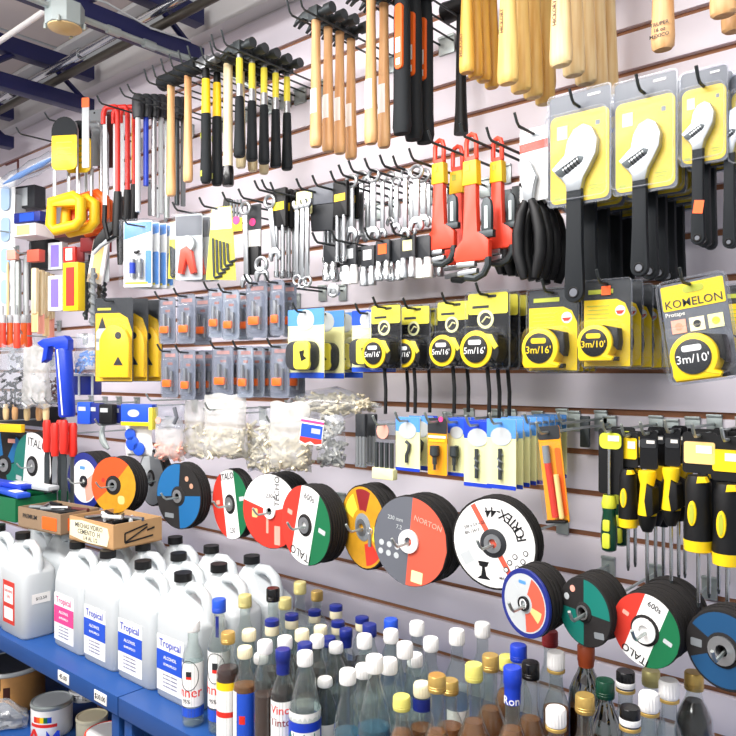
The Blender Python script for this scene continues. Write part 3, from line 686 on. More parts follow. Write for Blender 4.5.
mb = MB(); mb.box((.02, -.011, -28*k), (.05, .002, 13*k), 'yellow'); mb.prism(circ(.012, .026, -24*k, 14), -.0135, -.0118, 'pink'); mb.build('tag', t)
# yellow card with L-shaped hex keys
def hexcard(x0, x1, y0, y1, d, rz, label):
    k = mpp((x0+x1)/2, d); f = fac((x0+x1)/2, rz); w, h = (x1-x0)*k/f, (y1-y0)*k
    t = thing('hex_key_card', label, 'hex keys', W((x0+x1)/2, y0, d), rz)
    mb = MB(); mb.prism([(-w*.3, 0), (w*.35, 0), (w*.5, -h), (-w*.5, -h*.97)], -.001, .001, 'lemon'); mb.prism([(-w*.29, -.002), (w*.34, -.002), (w*.36, -h*.3), (-w*.34, -h*.3)], -.0016, -.0008, 'paper'); mb.build('backing_card', t)
    for i in range(5):
        mb = MB(); x = -w*.24 + w*.12*i; mb.tube([(x, -.005, -h*(.42+.02*i)), (x+.003, -.005, -h*(.93-.05*i)), (x+.006, -.005, -h*(.955-.05*i)), (x+w*.3, -.005, -h*(.93-.05*i))], .0034, 'iron', 6); mb.build('hex_key', t)
    mb = MB(); mb.prism([(-w*.32, 0), (w*.37, 0), (w*.52, -h), (-w*.52, -h*.98)], -.011, -.0025, 'plastic', .003); mb.build('blister_shell', t)
    return t
hexcard(206, 236, 207, 281, .27, .35, 'yellow card of black L-shaped hex keys in a clear sleeve')
t = hexcard(168, 181, 222, 280, .2, .4, 'narrow yellow card left of the orange-handled clear packs')
# clear packs with orange plastic tools
def orange_pack(P, w, h, label):
    t = thing('blister_pack', label, 'tool pack', P, .45)
    mb = MB(); mb.prism(rr(w, h, .006, 0, -h/2), -.001, .001, 'lgrey'); mb.prism(rr(w*.96, h*.3, .004, 0, -h*.18), -.0018, -.0008, 'greycard'); mb.build('backing_card', t)
    mb = MB(); mb.prism(circ(w*.28, 0, -h*.46, 16), -.016, -.003, 'lgrey', .003); mb.build('blade_disc', t)
    mb = MB(); mb.prism([(-w*.32, -h*.9), (-w*.22, -h*.55), (.0, -h*.5), (w*.2, -h*.58), (w*.34, -h*.9), (w*.16, -h*.92), (0, -h*.7), (-w*.14, -h*.92)], -.02, -.004, 'redor', .003); mb.build('orange_handle', t)
    mb = MB(); mb.prism(rr(w*1.04, h*1.02, .01, 0, -h/2), -.025, -.002, 'plastic', .005); mb.build('blister_shell', t)
    return t
P = W(189, 214, .26); t = orange_pack(P, .09, 66*mpp(189, .26), 'x'); along(t, rail(189, 214, .26, 206, 3), 'clear pack with an orange-handled cutter, {} of three', 'orange cutter packs', .003)
hook(W(186, 212, .27), .3, 'dark hook through the orange cutter packs'); hook(W(213, 208, .29), .32, 'dark hook through the yellow hex key card')
# tall clear boxes with blue print
def bluebox(P, w, h, label):
    t = thing('blister_pack', label, 'tool pack', P, .5)
    mb = MB(); mb.prism(rr(w, h, .004, 0, -h/2), -.001, .001, 'white'); mb.prism([(-w*.48, -.004), (w*.48, -.004), (w*.48, -h*.16), (-w*.48, -h*.28)], -.0018, -.0008, 'skyblue'); mb.prism(rr(w*.2, h*.5, .004, w*.37, -h*.7), -.0018, -.0008, 'skyblue')
    mb.box((-.005, -.002, -h*.94), (w*.8, .001, h*.03), 'lemon'); mb.build('backing_card', t)
    mb = MB(); mb.cyl((.0, -.012, -h*.5), (.0, -.012, -h*.47), .008, 'black', seg=10); mb.tube([(-.002, -.013, -h*.5), (.012, -.013, -h*.46)], .004, 'black', 6)
    for sx in (-1, 1): mb.cyl((sx*.013, -.012, -h*.58), (sx*.013, -.012, -h*.86), .009, 'steel', seg=10); mb.cyl((sx*.013, -.012, -h*.64), (sx*.013, -.012, -h*.8), .010, 'royal' if sx < 0 else 'grey', seg=10)
    mb.build('tool_bit', t)
    mb = MB(); mb.prism(rr(w*1.06, h*1.03, .008, 0, -h/2), -.028, -.002, 'plastic', .004); mb.build('blister_shell', t)
    return t
P = W(138, 221, .28); t = bluebox(P, .10, 66*mpp(138, .28), 'x'); along(t, rail(138, 221, .28, 160, 4), 'tall clear pack printed pale blue, {} of four', 'blue print packs', .003)
hook(W(139, 226, .29), .33, 'grey hook through the tall clear packs with blue print')
# ------------------------------------------------------------ tape measures
def tape(par, cx, cz, r, y, thick, face='black', txt=('3m/10\'',), tcol='yellow', body='yellow', rub='black', tag_=None, flat=True):
    out = [(cx + r*cos(R(a)), cz + r*sin(R(a))) for a in range(-40, 215, 15)]
    out += [(cx - r*.95, cz - r*.75), (cx - r*.85, cz - r*.98), (cx + r*.95, cz - r*.98), (cx + r*1.05, cz - r*.8)]
    mb = MB(); mb.prism(out, y-thick, y, body, r*.14)
    mb.box((cx + r*1.02, y-thick*.55, cz - r*.86), (r*.3, thick*.5, r*.22), 'black', .001)
    b = mb.build('tape_case', par)
    mb = MB(); mb.prism(circ(r*.74, cx, cz+.0, 24), y-thick-.0028, y-thick+.002, face, .001); mb.prism(rr(r*.8, r*.26, r*.1, cx, cz+r*.36), y-thick-.0032, y-thick-.0026, ('white' if body == 'black' else body) if face == 'black' else 'white'); fl = mb.build('face_label', b)
    for i, s in enumerate(txt): text(s, r*.5, tcol, fl, (cx, y-thick-.0034, cz - r*.1 - i*r*.3))
    mb = MB(); mb.prism([(cx + r*cos(R(a))*1.0, cz + r*sin(R(a))*1.0) for a in range(-10, 75, 12)] + [(cx + r*1.22, cz + r*.75), (cx + r*1.28, cz), (cx + r*1.2, cz - r*.4)], y-thick*.85, y-thick*.1, rub, .002); mb.build('rubber_grip', b)
    return b
def tape_card(x0, x1, y0, y1, d, label, kind, roll=0, rz=0):
    xc = (x0+x1)/2; k = mpp(xc, d); f = fac(xc, rz); w, h = (x1-x0)*k/f, (y1-y0)*k
    t = thing('tape_measure_pack', label, 'tape measure', W(xc, y0, d), rz, roll=roll)
    mb = MB()
    if kind == 'yellow':
        mb.prism(rr(w*.94, h*.97, .006, 0, -h*.5), -.001, .001, 'dark'); mb.prism([(-w*.46, -h*.98), (w*.46, -h*.98), (w*.46, -h*.42), (w*.36, -h*.28), (w*.2, -h*.23), (-w*.46, -h*.23)], -.0018, -.0008, 'yellow')
        mb.box((-w*.12, -.002, -h*.14), (w*.5, .0006, h*.05), 'olive'); mb.prism(rr(w*.2, .006, .003, 0, -h*.07), -.0018, -.0008, 'black')
        for i in range(4): mb.box((-w*.17, -.002, -h*(.3+.045*i)), (w*(.45-.05*(i % 2)), .0006, h*.012), 'olive')
        mb.prism(circ(w*.1, w*.27, -h*.36, 14), -.0022, -.0016, 'paper'); mb.prism([(w*.18, -h*.36), (w*.36, -h*.36), (w*.3, -h*.4), (w*.22, -h*.4)], -.0026, -.0021, 'brick')
        mb.build('backing_card', t)
        tape(t, -w*.12, -h*.72, w*.36, -.003, .03, 'black', ("3m/10'",) if x0 > 560 else ('3m/16\'',), 'yellow', 'yellow', 'black')
    elif kind == 'black':
        mb.prism(rr(w*.92, h*.95, .006, 0, -h*.5), -.001, .001, 'blackgloss'); mb.prism(rr(w*.9, h*.27, .005, 0, -h*.16), -.0018, -.0008, 'lemon'); mb.box((-w*.16, -.002, -h*.2), (w*.38, .0006, h*.035), 'dark'); mb.prism(rr(w*.2, .006, .003, w*.1, -h*.07), -.0022, -.0012, 'dark')
        mb.prism(circ(w*.19, -w*.05, -h*.36, 16), -.002, -.001, 'palelemon'); mb.prism(circ(w*.13, -w*.05, -h*.36, 16), -.0024, -.0018, 'dark')
        mb.tube([(-w*.12, -.003, -h*.4), (-w*.02, -.003, -h*.33), (w*.06, -.003, -h*.35)], .0018, 'palelemon', 5); mb.build('backing_card', t)
        b = tape(t, -w*.05, -h*.75, w*.36, -.003, .034, 'black', ("5m/16'",), 'white', 'black', 'black')
        for c_ in b.children:
            if c_.name.startswith('face_label'): c_.location.y = -.0046
        mb = MB(); r = w*.36; mb.prism(circ(r*1.0, -w*.05, -h*.75, 28), -.0404, -.036, 'yellow', .0008); mb.build('yellow_ring', b)
        mb = MB(); mb.prism([(-w*.1, -h*.52), (w*.26, -h*.54), (w*.42, -h*.62), (w*.46, -h*.8), (w*.38, -h*.92), (w*.27, -h*.85), (w*.3, -h*.7), (w*.2, -h*.6)], -.0385, -.006, 'black', .003)
        mb.prism([(w*.16, -h*.56), (w*.30, -h*.57), (w*.44, -h*.72), (w*.36, -h*.76)], -.0408, -.037, 'lemon', .001); mb.build('rubber_shell', b)
        mb = MB(); L = h*.95; x = w*.05; mb.tube([(x, -.012, -h*.96), (x+w*.06, -.014, -h*1.3), (x+w*.05, -.014, -h*1.66)], .0042, 'black', 6); mb.build('wrist_strap', t)
    else:  # pale blue-headed
        mb.prism(rr(w, h, .003, 0, -h/2), -.001, .001, 'palelemon'); mb.prism(rr(w, h*.24, .003, 0, -h*.12), -.0018, -.0008, 'skyblue' if kind == 'blue' else 'blue'); mb.prism(circ(w*.2, 0, -h*.16, 16, 1.2), -.0022, -.0012, 'lgrey'); mb.prism(rr(w, h*.08, .002, 0, -h*.96), -.0018, -.0008, 'blue'); mb.build('backing_card', t)
        mb = MB(); mb.loft([(0, 0, 0, .001, .001)]*2, 'grey', 3) if False else mb.prism(rr(w*.72, h*.42, w*.2, w*.02, -h*.68), -.034, -.003, 'dark', .006)
        mb.prism(rr(w*.44, h*.40, w*.1, w*.14, -h*.68), -.0375, -.03, 'lemon', .004); mb.prism([(w*.1, -h*.62), (w*.24, -h*.6), (w*.22, -h*.68), (w*.3, -h*.72), (w*.16, -h*.76)], -.0382, -.0372, 'black'); mb.build('tape_case', t)
        mb = MB(); mb.prism(rr(w*.86, h*.5, w*.24, -w*.04, -h*.68), -.042, -.002, 'plastic', .006); mb.build('blister_bubble', t)
    if kind in ('yellow', 'black'):
        mb = MB(); mb.prism(rr(w*1.02, h*1.0, .008, 0, -h/2), -.0036, -.0022, 'plastic'); mb.prism(rr(w*.9, h*.52, w*.2, 0, -h*.72), -.040 if kind == 'yellow' else -.046, -.0022, 'plastic', .005)
        mb.tube([(x_, -.004, z_) for x_, z_ in rr(w*1.0, h*.99, .008, 0, -h/2)], .0016, 'plasticgrey', 5, True); mb.build('blister_shell', t)
    return t
def tstack(x0, x1, y0, y1, d, n, last, kind, label, roll=0, hk=True, rz=0):
    t = tape_card(x0, x1, y0, y1, d, 'x', kind, roll, rz); P = t.location.copy(); xc = (x0+x1)/2
    along(t, rail(xc, y0, d, last, n), label, label.split('{')[0].strip(' ,') + ' stack', .004)
    if hk: hook(Vector((P.x, 0, P.z - .009)), d+.03, 'dark hook through the ' + label.split('{')[0].strip(' ,'))
    return t
YT = tstack(582, 632, 279, 368, .25, 5, 650, 'yellow', 'yellow carded three-metre tape measure in the middle stack, {} of five')
mb = MB(); mb.box((0, -.0046, -.022), (.018, .0008, .017), 'neon'); mb.build('orange_price_sticker', YT)
YT['label'] = 'yellow carded three-metre tape measure with an orange price sticker, front of the middle stack'
tstack(527, 579, 288, 372, .25, 4, 571, 'yellow', 'yellow carded tape measure left of the orange-stickered one, {} of four')
tstack(466, 510, 291, 369, .25, 3, 508, 'black', 'black carded tape of the rightmost strapped stack, {} of three')
tstack(436, 472, 300, 368, .22, 2, 468, 'black', 'black carded tape, second strapped stack from the right, {} of two')
tstack(400, 431, 305, 370, .20, 2, 430, 'black', 'black carded tape, third strapped stack from the right, {} of two')
tstack(370, 402, 304, 370, .25, 2, 408, 'black', 'black carded tape of the leftmost strapped stack, {} of two')
tstack(288, 324, 309, 378, .25, 3, 345, 'blue', 'clear carded yellow tape under a pale blue header, {} of three')
tstack(352, 384, 310, 372, .22, 2, 380, 'blue2', 'clear carded tape under a deep blue header, {} of two')
# the big leaning pack at the right
rl = R(-8); xc = 697; d = .31; k = mpp(xc, d); f = fac(xc); w, h = 72*k/f, 106*k
P = W(690, 277, d); K = thing('tape_measure_pack', 'large clear tape measure pack with a yellow header leaning left at the right edge', 'tape measure', P, roll=rl)
mb = MB(); mb.prism(rr(w*.92, h*.95, .006, 0, -h*.5), -.001, .001, 'greycard'); mb.prism(rr(w*.88, h*.24, .003, 0, -h*.17), -.0018, -.0008, 'yellow'); mb.prism(rr(w*.3, h*.07, h*.035, w*.02, -h*.11), -.0024, -.0016, 'olive')
for i, c in enumerate(('rose', 'cream', 'palelemon')):
    mb.box((-w*.25 + w*.26*i, -.002, -h*.45), (w*.21, .0008, h*.13), c)
    mb.prism(circ(w*.055, -w*.25 + w*.26*i, -h*.45, 12), -.003, -.0022, ('skin', 'dark', 'lime')[i])
card = mb.build('backing_card', K)
text('KOMELON', w*.17, 'dark', card, (0, -.0024, -h*.235)); text('Protape', w*.09, 'paper', card, (-w*.28, -.002, -h*.33))
tape(K, -w*.02, -h*.765, w*.34, -.003, .036, 'dark', ("3m/10'",), 'white', 'yellow', 'black')
mb = MB(); mb.prism(rr(w, h, .014, 0, -h/2), -.004, -.0022, 'plastic'); mb.prism(rr(w*.92, h*.5, w*.2, 0, -h*.72), -.045, -.0022, 'plastic', .006); mb.tube([(x_, -.004, z_) for x_, z_ in rr(w*.99, h*.99, .014, 0, -h/2)], .0022, 'plasticgrey', 6, True); mb.build('blister_shell', K)
c2 = tape_card(718, 752, 284, 370, .22, 'yellow carded tape measure cut off by the right edge, behind the leaning pack', 'yellow')
hook(Vector((P.x+.0, 0, P.z-.012)), .345, 'dark hook through the large leaning tape measure pack')

# ------------------------------------------------------------ grey blister packs with orange bits, two rows
def bitpack(x0, x1, y0, y1, d, label, back='midcard', rz=.25, v=0):
    xc = (x0+x1)/2; k = mpp(xc, d); f = fac(xc, rz); w, h = (x1-x0)*k/f, (y1-y0)*k
    t = thing('drill_bit_pack', label, 'drill bits', W(xc, y0, d), rz)
    mb = MB(); mb.prism(rr(w*.94, h*.97, .008, 0, -h/2), -.001, .001, back); mb.box((0, -.0015, -h*.13), (w*.6, .0008, h*.07), 'rose'); mb.box((.0, -.0015, -h*.3), (w*.28, .0008, h*.05), 'salmon' if v % 2 else 'orange'); mb.box((-w*.12, -.0015, -h*.83), (w*.22, .0008, h*.06), 'lgrey'); mb.build('backing_card', t)
    mb = MB(); mb.cyl((-w*.14, -.008, -h*.36), (-w*.14, -.008, -h*.68), .0052, 'satin', seg=8); mb.cyl((w*.16, -.008, -h*.45), (w*.16, -.008, -h*.85), .004, 'steel', seg=8); mb.build('bit', t)
    mb = MB(); mb.prism(rr(w*.5, h*.15, .004, -w*.05, -h*.70), -.0172, -.003, 'orange', .002); mb.build('orange_holder', t)
    mb = MB(); mb.prism(rr(w, h, .010, 0, -h/2), -.004, -.002, 'plasticgrey'); mb.prism(rr(w*.76, h*.72, .012, 0, -h*.56), -.017, -.002, 'plasticgrey', .004); mb.tube([(x_, -.004, z_) for x_, z_ in rr(w*.98, h*.985, .010, 0, -h/2)], .0018, 'plasticgrey', 5, True); mb.build('blister_shell', t)
    return t
def bstack(x0, x1, y0, y1, d, n, last, label, back='midcard', v=0, rz=.25):
    t = bitpack(x0, x1, y0, y1, d, 'x', back, rz, v); P = t.location.copy()
    along(t, rail((x0+x1)/2, y0, d, last, n), label, label.split('{')[0].strip(' ,') + ' stack', .004)
    hook(Vector((P.x, 0, P.z-.008)), d+.03, 'dark hook through the ' + label.split('{')[0].strip(' ,'))
up = [(160, 176, 297, 344, 1, 0, 'leftmost grey bit pack of the upper row{}', 0), (178, 196, 294, 344, 2, 203, 'second grey bit pack stack of the upper row, {} of two', 1), (209, 225, 288, 338, 1, 0, 'silvery bit pack with bright orange holder in the upper row{}', 0), (223, 240, 290, 340, 2, 246, 'upper-row bit pack just right of the silvery one, {} of two', 0), (247, 268, 281, 338, 2, 271, 'widest grey bit pack of the upper row, {} of two', 1), (271, 285, 280, 336, 2, 290, 'narrow bit pack, right end of the upper row, {} of two', 0)]
for x0, x1, y0, y1, n, la, l, v in up: bstack(x0, x1, y0, y1, .26, n, la, l.replace('{}', '') if n == 1 else l, 'lgrey' if 'silvery' in l else 'midcard', v)
lo = [(162, 179, 349, 398, 1, 0, 'leftmost grey bit pack of the lower row, above the white bag{}', 0), (181, 196, 350, 400, 3, 208, 'second grey bit pack stack of the lower row, {} of three', 0), (213, 234, 346, 396, 2, 238, 'bit pack with a pinkish card in the lower row, {} of two', 1), (238, 254, 346, 398, 3, 268, 'silvery bit pack above the white bags, {} of three', 0), (271, 290, 344, 398, 2, 296, 'bit pack with orange pen, lower right end, {} of two', 1)]
for x0, x1, y0, y1, n, la, l, v in lo: bstack(x0, x1, y0, y1, .26, n, la, l.replace('{}', '') if n == 1 else l, 'lgrey' if 'silvery' in l else 'midcard', v)
# wide yellow cards
t = None
xc, d, rz = 114, .28, .45; k = mpp(xc, d); f = fac(xc, rz); w, h = 38*k/f, 84*k
t = thing('tool_card_pack', 'x', 'tool pack', W(xc, 298, d), rz)
mb = MB(); mb.prism(rr(w, h, .006, 0, -h/2), -.001, .001, 'dark'); mb.prism([(-w*.48, -h*.99), (w*.48, -h*.99), (w*.48, -h*.4), (w*.36, -h*.24), (w*.15, -h*.18), (-w*.48, -h*.18)], -.0018, -.0008, 'yellow2'); mb.box((-w*.25, -.0018, -h*.13), (w*.35, .0008, h*.025), 'lemon')
mb.prism([(-w*.46, -h*.62), (-w*.46, -h*.4), (-w*.3, -h*.3), (-w*.16, -h*.4), (-w*.1, -h*.62)], -.0024, -.0016, 'lgrey'); mb.prism([(-w*.4, -h*.36), (-w*.3, -h*.22), (-w*.2, -h*.36)], -.0028, -.0022, 'dark'); mb.box((-w*.28, -.0028, -h*.5), (w*.36, .0008, h*.04), 'grey')
mb.build('backing_card', t)
mb = MB(); mb.prism([(w*.4*cos(R(a))+w*.08, -h*.56 + w*.42*sin(R(a))*1.1) for a in range(0, 181, 15)] + [(-w*.3, -h*.95), (w*.46, -h*.95)], -.02, -.002, 'yellow2', .006); mb.build('plastic_case', t)
mb = MB(); mb.prism(circ(.012, w*.2, -h*.45, 12), -.0215, -.019, 'dark'); mb.prism([(w*.08, -h*.8), (w*.2, -h*.7), (w*.32, -h*.8)], -.0215, -.019, 'dark'); mb.build('knob', t)
mb = MB(); mb.prism(rr(w*1.03, h*1.02, .012, 0, -h/2), -.003, -.002, 'plastic'); mb.prism(rr(w*.94, h*.7, .03, 0, -h*.6), -.024, -.002, 'plastic', .004); mb.build('blister_shell', t)
P = t.location.copy()
along(t, rail(xc, 298, d, 144, 3), 'wide black-topped yellow card with plastic tool, {} of three', 'wide yellow cards', .004)
hook(Vector((P.x, 0, P.z-.012)), d+.03, 'dark hook through the wide yellow cards')

# ------------------------------------------------------------ hooks and cards of the fourth row
HG = HC - .0875
# drill bits on blue-headed cards
def drillcard(x0, x1, y0, y1, d, kind, rz=0, head='blue', roll=0):
    xc = (x0+x1)/2; k = mpp(xc, d); f = fac(xc, rz); w, h = (x1-x0)*k/f, (y1-y0)*k
    t = thing('drill_bit_card', 'x', 'drill bits', W(xc, y0, d), rz, roll=roll)
    mb = MB()
    body = 'amberplastic' if kind == 'amber' else 'palelemon'
    mb.prism(rr(w, h, .002, 0, -h/2), -.001, .001, body); mb.prism(rr(w, h*.27, .002, 0, -h*.135), -.0018, -.0008, 'dark' if kind == 'amber' else head)
    if kind == 'amber': mb.box((0, -.002, -h*.33), (w*.9, .0008, h*.04), 'paper'); mb.box((0, -.002, -h*.40), (w*.8, .0008, h*.04), 'yellow2'); mb.prism(circ(.006, w*.2, -h*.02, 12), -.0026, -.001, 'pink')
    else: mb.prism(rr(w, h*.06, .002, 0, -h*.97), -.0018, -.0008, 'royal'); mb.prism(circ(w*.28, 0, -h*.25, 16, 1.3), -.0024, -.0014, 'lgrey')
    mb.build('backing_card', t)
    mb = MB()
    if kind in ('hole', 'amber'):
        mb.lathe([(0, 0), (w*.2, 0), (w*.22, -h*.16), (w*.1, -h*.2), (w*.1, -h*.32), (.003, -h*.33), (.003, -h*.42), (0, -h*.42)], 'iron', 12, Matrix.Translation((0, -.011, -h*.48)))
    elif kind == 'hook': mb.tube([(-w*.02, -.006, -h*.45), (w*.12, -.006, -h*.5), (w*.08, -.006, -h*.62), (0, -.006, -h*.7), (0, -.006, -h*.84)], .004, 'iron', 8)
    else:
        mb.cyl((0, -.006, -h*.42), (0, -.006, -h*.86), .0042, 'iron', seg=8)
        mb.tube([(.005*cos(a*.9), -.006+.0045*sin(a*.9), -h*.5 - h*.26*a/16) for a in range(17)], .0018, 'grey', 5)
    mb.build('drill_bit', t)
    mb = MB(); mb.prism(rr(w*.5, h*.56, .006, 0, -h*.63), -.02 if kind in ('amber', 'hole') else -.013, -.0015, 'plastic', .003); mb.build('blister_bubble', t)
    return t
def dstack(x0, x1, y0, y1, d, kind, n, last, label, head='blue', rz=0, hk=True):
    t = drillcard(x0, x1, y0, y1, d, kind, rz, head); P = t.location.copy(); xc = (x0+x1)/2
    along(t, rail(xc, y0, d, last, n), label, label.split('{')[0].strip(' ,') + ' stack', .002)
    if hk: hook(Vector((P.x, 0, P.z-.008)), d+.03, 'grey hook through the ' + label.split('{')[0].strip(' ,'), m='galv')
dstack(396, 420, 417, 471, .26, 'hook', 2, 421, 'blue-headed card of a hooked bit, left end, {} of two', 'skyblue')
dstack(412, 428, 416, 470, .2, 'hook', 2, 430, 'blue-headed card half hidden left of the orange card, {} of two', 'royal', hk=False)
dstack(428, 447, 418, 475, .26, 'amber', 1, 0, 'orange and black drill card with a pink price dot{}'.replace('{}', ''))
dstack(448, 466, 418, 476, .24, 'hole', 3, 466, 'blue-headed card right of the orange drill card, {} of three')
dstack(464, 492, 421, 487, .27, 'twist', 4, 500, 'deep blue-headed card left of the wide stack, {} of four', 'royal')
dstack(487, 516, 419, 489, .28, 'twist', 9, 553, 'lighter blue-headed card in the wide stack, {} of nine', 'skyblue')
# strip of small drill bits in a clear holder, and a grey one behind it
xc, d = 386, .26; k = mpp(xc, d); f = fac(xc); P = W(xc, 420, d); w, h = 20*k/f, 56*k
t = thing('drill_bit_set', 'clear holder of four dark drill bits with a pale base, left of the blue cards', 'drill bits', P)
mb = MB(); mb.prism(rr(w, h*.42, .008, 0, -h*.22), -.004, .001, 'plasticgrey', .001); mb.prism(circ(w*.3, -w*.1, -h*.2, 14), -.006, -.004, 'rose'); mb.build('holder', t)
mb = MB(); mb.prism(rr(w*1.06, h*.2, .003, 0, -h*.95), -.014, .002, 'palelemon', .002); mb.build('pale_base', t)
for i in range(4):
    mb = MB(); mb.cyl((-w*.38+w*.25*i, -.006, -h*.4), (-w*.38+w*.25*i, -.006, -h*.88), .0048, 'iron', seg=8); mb.build('drill_bit', t)
hook(Vector((P.x, 0, P.z-.01)), d+.03, 'grey hook holding the clear holder of four drill bits', m='galv')
for i, x in enumerate((362, 372)):
    P = W(x, 414, .22-.04*i); t = driver_pack(P, 52*mpp(x, .2), .032, ('grey-topped bit holder beside the white bags, left one', 'grey-topped bit holder beside the white bags, right one')[i], None, 3, 'dark')
# leaning orange tester pack
xc, d, rl = 551, .30, R(-7); k = mpp(xc, d); P = W(548, 426, d); w, h = 22*k/fac(xc), 96*k
t = thing('tester_pack', 'long orange card of a screwdriver tester leaning right of the blue drill cards', 'tester', P, roll=rl)
mb = MB(); mb.prism(rr(w, h, .004, 0, -h/2), -.001, .001, 'amberplastic'); mb.prism(rr(w, h*.14, .004, 0, -h*.07), -.0018, -.0008, 'dark'); mb.prism(rr(w*.26, h*.7, .004, w*.32, -h*.58), -.0018, -.0008, 'orange'); mb.build('backing_card', t)
mb = MB(); mb.cyl((-w*.12, -.009, -h*.2), (-w*.12, -.009, -h*.38), .007, 'grey', seg=10); mb.cyl((-w*.1, -.009, -h*.38), (-w*.02, -.009, -h*.94), .0065, 'brick', seg=10); mb.cyl((w*.22, -.009, -h*.5), (w*.26, -.009, -h*.95), .005, 'peach', seg=10); mb.build('tester_pen', t)
mb = MB(); mb.box((0, -.007, -h*.985), (w*.9, .014, h*.03), 'black', .002); mb.build('end_cap', t)
mb = MB(); mb.prism(rr(w*1.0, h*.8, .008, 0, -h*.56), -.02, -.0015, 'plastic', .004); mb.build('blister_bubble', t)
hook(Vector((P.x, 0, P.z-.012)), .33, 'grey hook through the leaning orange tester card', m='galv')
# bare hooks with white clips along the groove
for i, (x, L) in enumerate(((575, .22), (602, .2))): hook(W(x, 424, .0)+Vector((0, 0, .012)), L, ('bare grey hook right of the orange tester card', 'short grey hook beside the lime screwdrivers')[i], m='galv')
mb = MB(); mb.prism(rr(.022, .07, .003, 0, -.035), -.003, .003, 'iron', .001); o = mb.build('hook_tag'); o.location = W(585, 416, .03); tag(o, 'dark metal tag hanging on the wall between the tester card and the lime screwdrivers', 'tag')

# ------------------------------------------------------------ screwdrivers
def driver(par, x, z0, z1, r, style, sh_len, zs=None, name='handle'):
    L = z0 - z1
    mb = MB()
    if style == 'black':
        prof = [(0, z0), (r*.75, z0-.002), (r*.95, z0-L*.12), (r*.92, z0-L*.35), (r, z0-L*.6), (r*1.05, z0-L*.82)]
        mb.lathe(prof + [(r*1.05, z0-L*.84), (0, z0-L*.84)], 'black', 16, Matrix.Translation((x, 0, 0)))
        h = mb.build(name, par)
        mb = MB(); mb.lathe([(0, z0-L*.83), (r*1.08, z0-L*.83), (r*1.02, z0-L*.97), (r*.4, z0-L), (0, z0-L)], 'yellow', 16, Matrix.Translation((x, 0, 0))); mb.build('yellow_collar', h)
        mb = MB(); mb.prism(circ(L*.16, x-r*.15, z0-L*.48, 16, .34), -r*1.12, -r*.5, 'yellow', .001); mb.prism(circ(L*.13, x-r*.15, z0-L*.48, 14, .22), -r*1.16, -r, 'olive'); mb.build('oval_badge', h)
        mb = MB(); mb.prism([(x+r*.1, z0-L*.1), (x+r*.9, z0-L*.08), (x+r*.7, z0-.002), (x+r*.2, z0-.002)], -r*.9, -r*.2, 'yellow', .001); mb.build('yellow_tip', h)
    elif style == 'contour':
        h_ = [(0, z0), (r*.9, z0-.001), (r*.95, z0-L*.08), (r*.72, z0-L*.24), (r*.85, z0-L*.5), (r*1.0, z0-L*.72), (r*.8, z0-L*.88), (r*.5, z0-L), (0, z0-L)]
        mb.lathe(h_, 'yellow', 16, Matrix.Translation((x, 0, 0))); h = mb.build(name, par)
        mb = MB(); mb.prism([(x+r*.25, z0-L*.2), (x+r*.9, z0-L*.28), (x+r*1.0, z0-L*.7), (x+r*.3, z0-L*.78), (x+r*.0, z0-L*.5)], -r*1.02, r*.9, 'black', .002); mb.lathe([(r*1.02, z0-L*.74), (r*.85, z0-L*.9), (r*.5, z0-L*1.02), (0, z0-L*1.02), (0, z0-L*.74)], 'black', 16, Matrix.Translation((x, 0, 0))); mb.build('black_grip', h)
    else:  # lime: handle hangs at the bottom, shaft above
        mb.lathe([(0, z0), (r*.7, z0), (r*.75, z0-L*.1), (r*.95, z0-L*.16), (r*.8, z0-L*.3), (r, z0-L*.55), (r*1.06, z0-L*.8), (r*.9, z0-L*.97), (r*.5, z0-L), (0, z0-L)], 'darkgreen', 16, Matrix.Translation((x, 0, 0))); h = mb.build(name, par)
        mb = MB(); mb.lathe([(r*.74, z0+.001), (r*.82, z0-L*.04), (r*.99, z0-L*.15), (r*.9, z0-L*.22), (r*.6, z0-L*.2)], 'lime', 16, Matrix.Translation((x, 0, 0))); mb.build('lime_inlay', h); mb = MB(); mb.prism(rr(r*.9, L*.2, .003, x, z0-L*.52), -r*1.08, -r*.5, 'lime', .001); mb.build('lime_inlay', h); mb = MB(); mb.prism(rr(r*1.0, L*.27, .004, x, z0-L*.79), -r*1.13, -r*.5, 'lime', .001); mb.build('lime_inlay', h)
        mb = MB(); mb.cyl((x, 0, z0), (x, 0, zs), .0032, 'chrome', seg=10); mb.build('shaft', par); return
    mb = MB(); mb.cyl((x, 0, z1+.002), (x, 0, z1-sh_len), .0032, 'chrome', seg=10); mb.cyl((x, 0, z1-sh_len), (x, 0, z1-sh_len-.008), .0032, 'iron', r1=.0018, seg=8); mb.build('shaft', par)
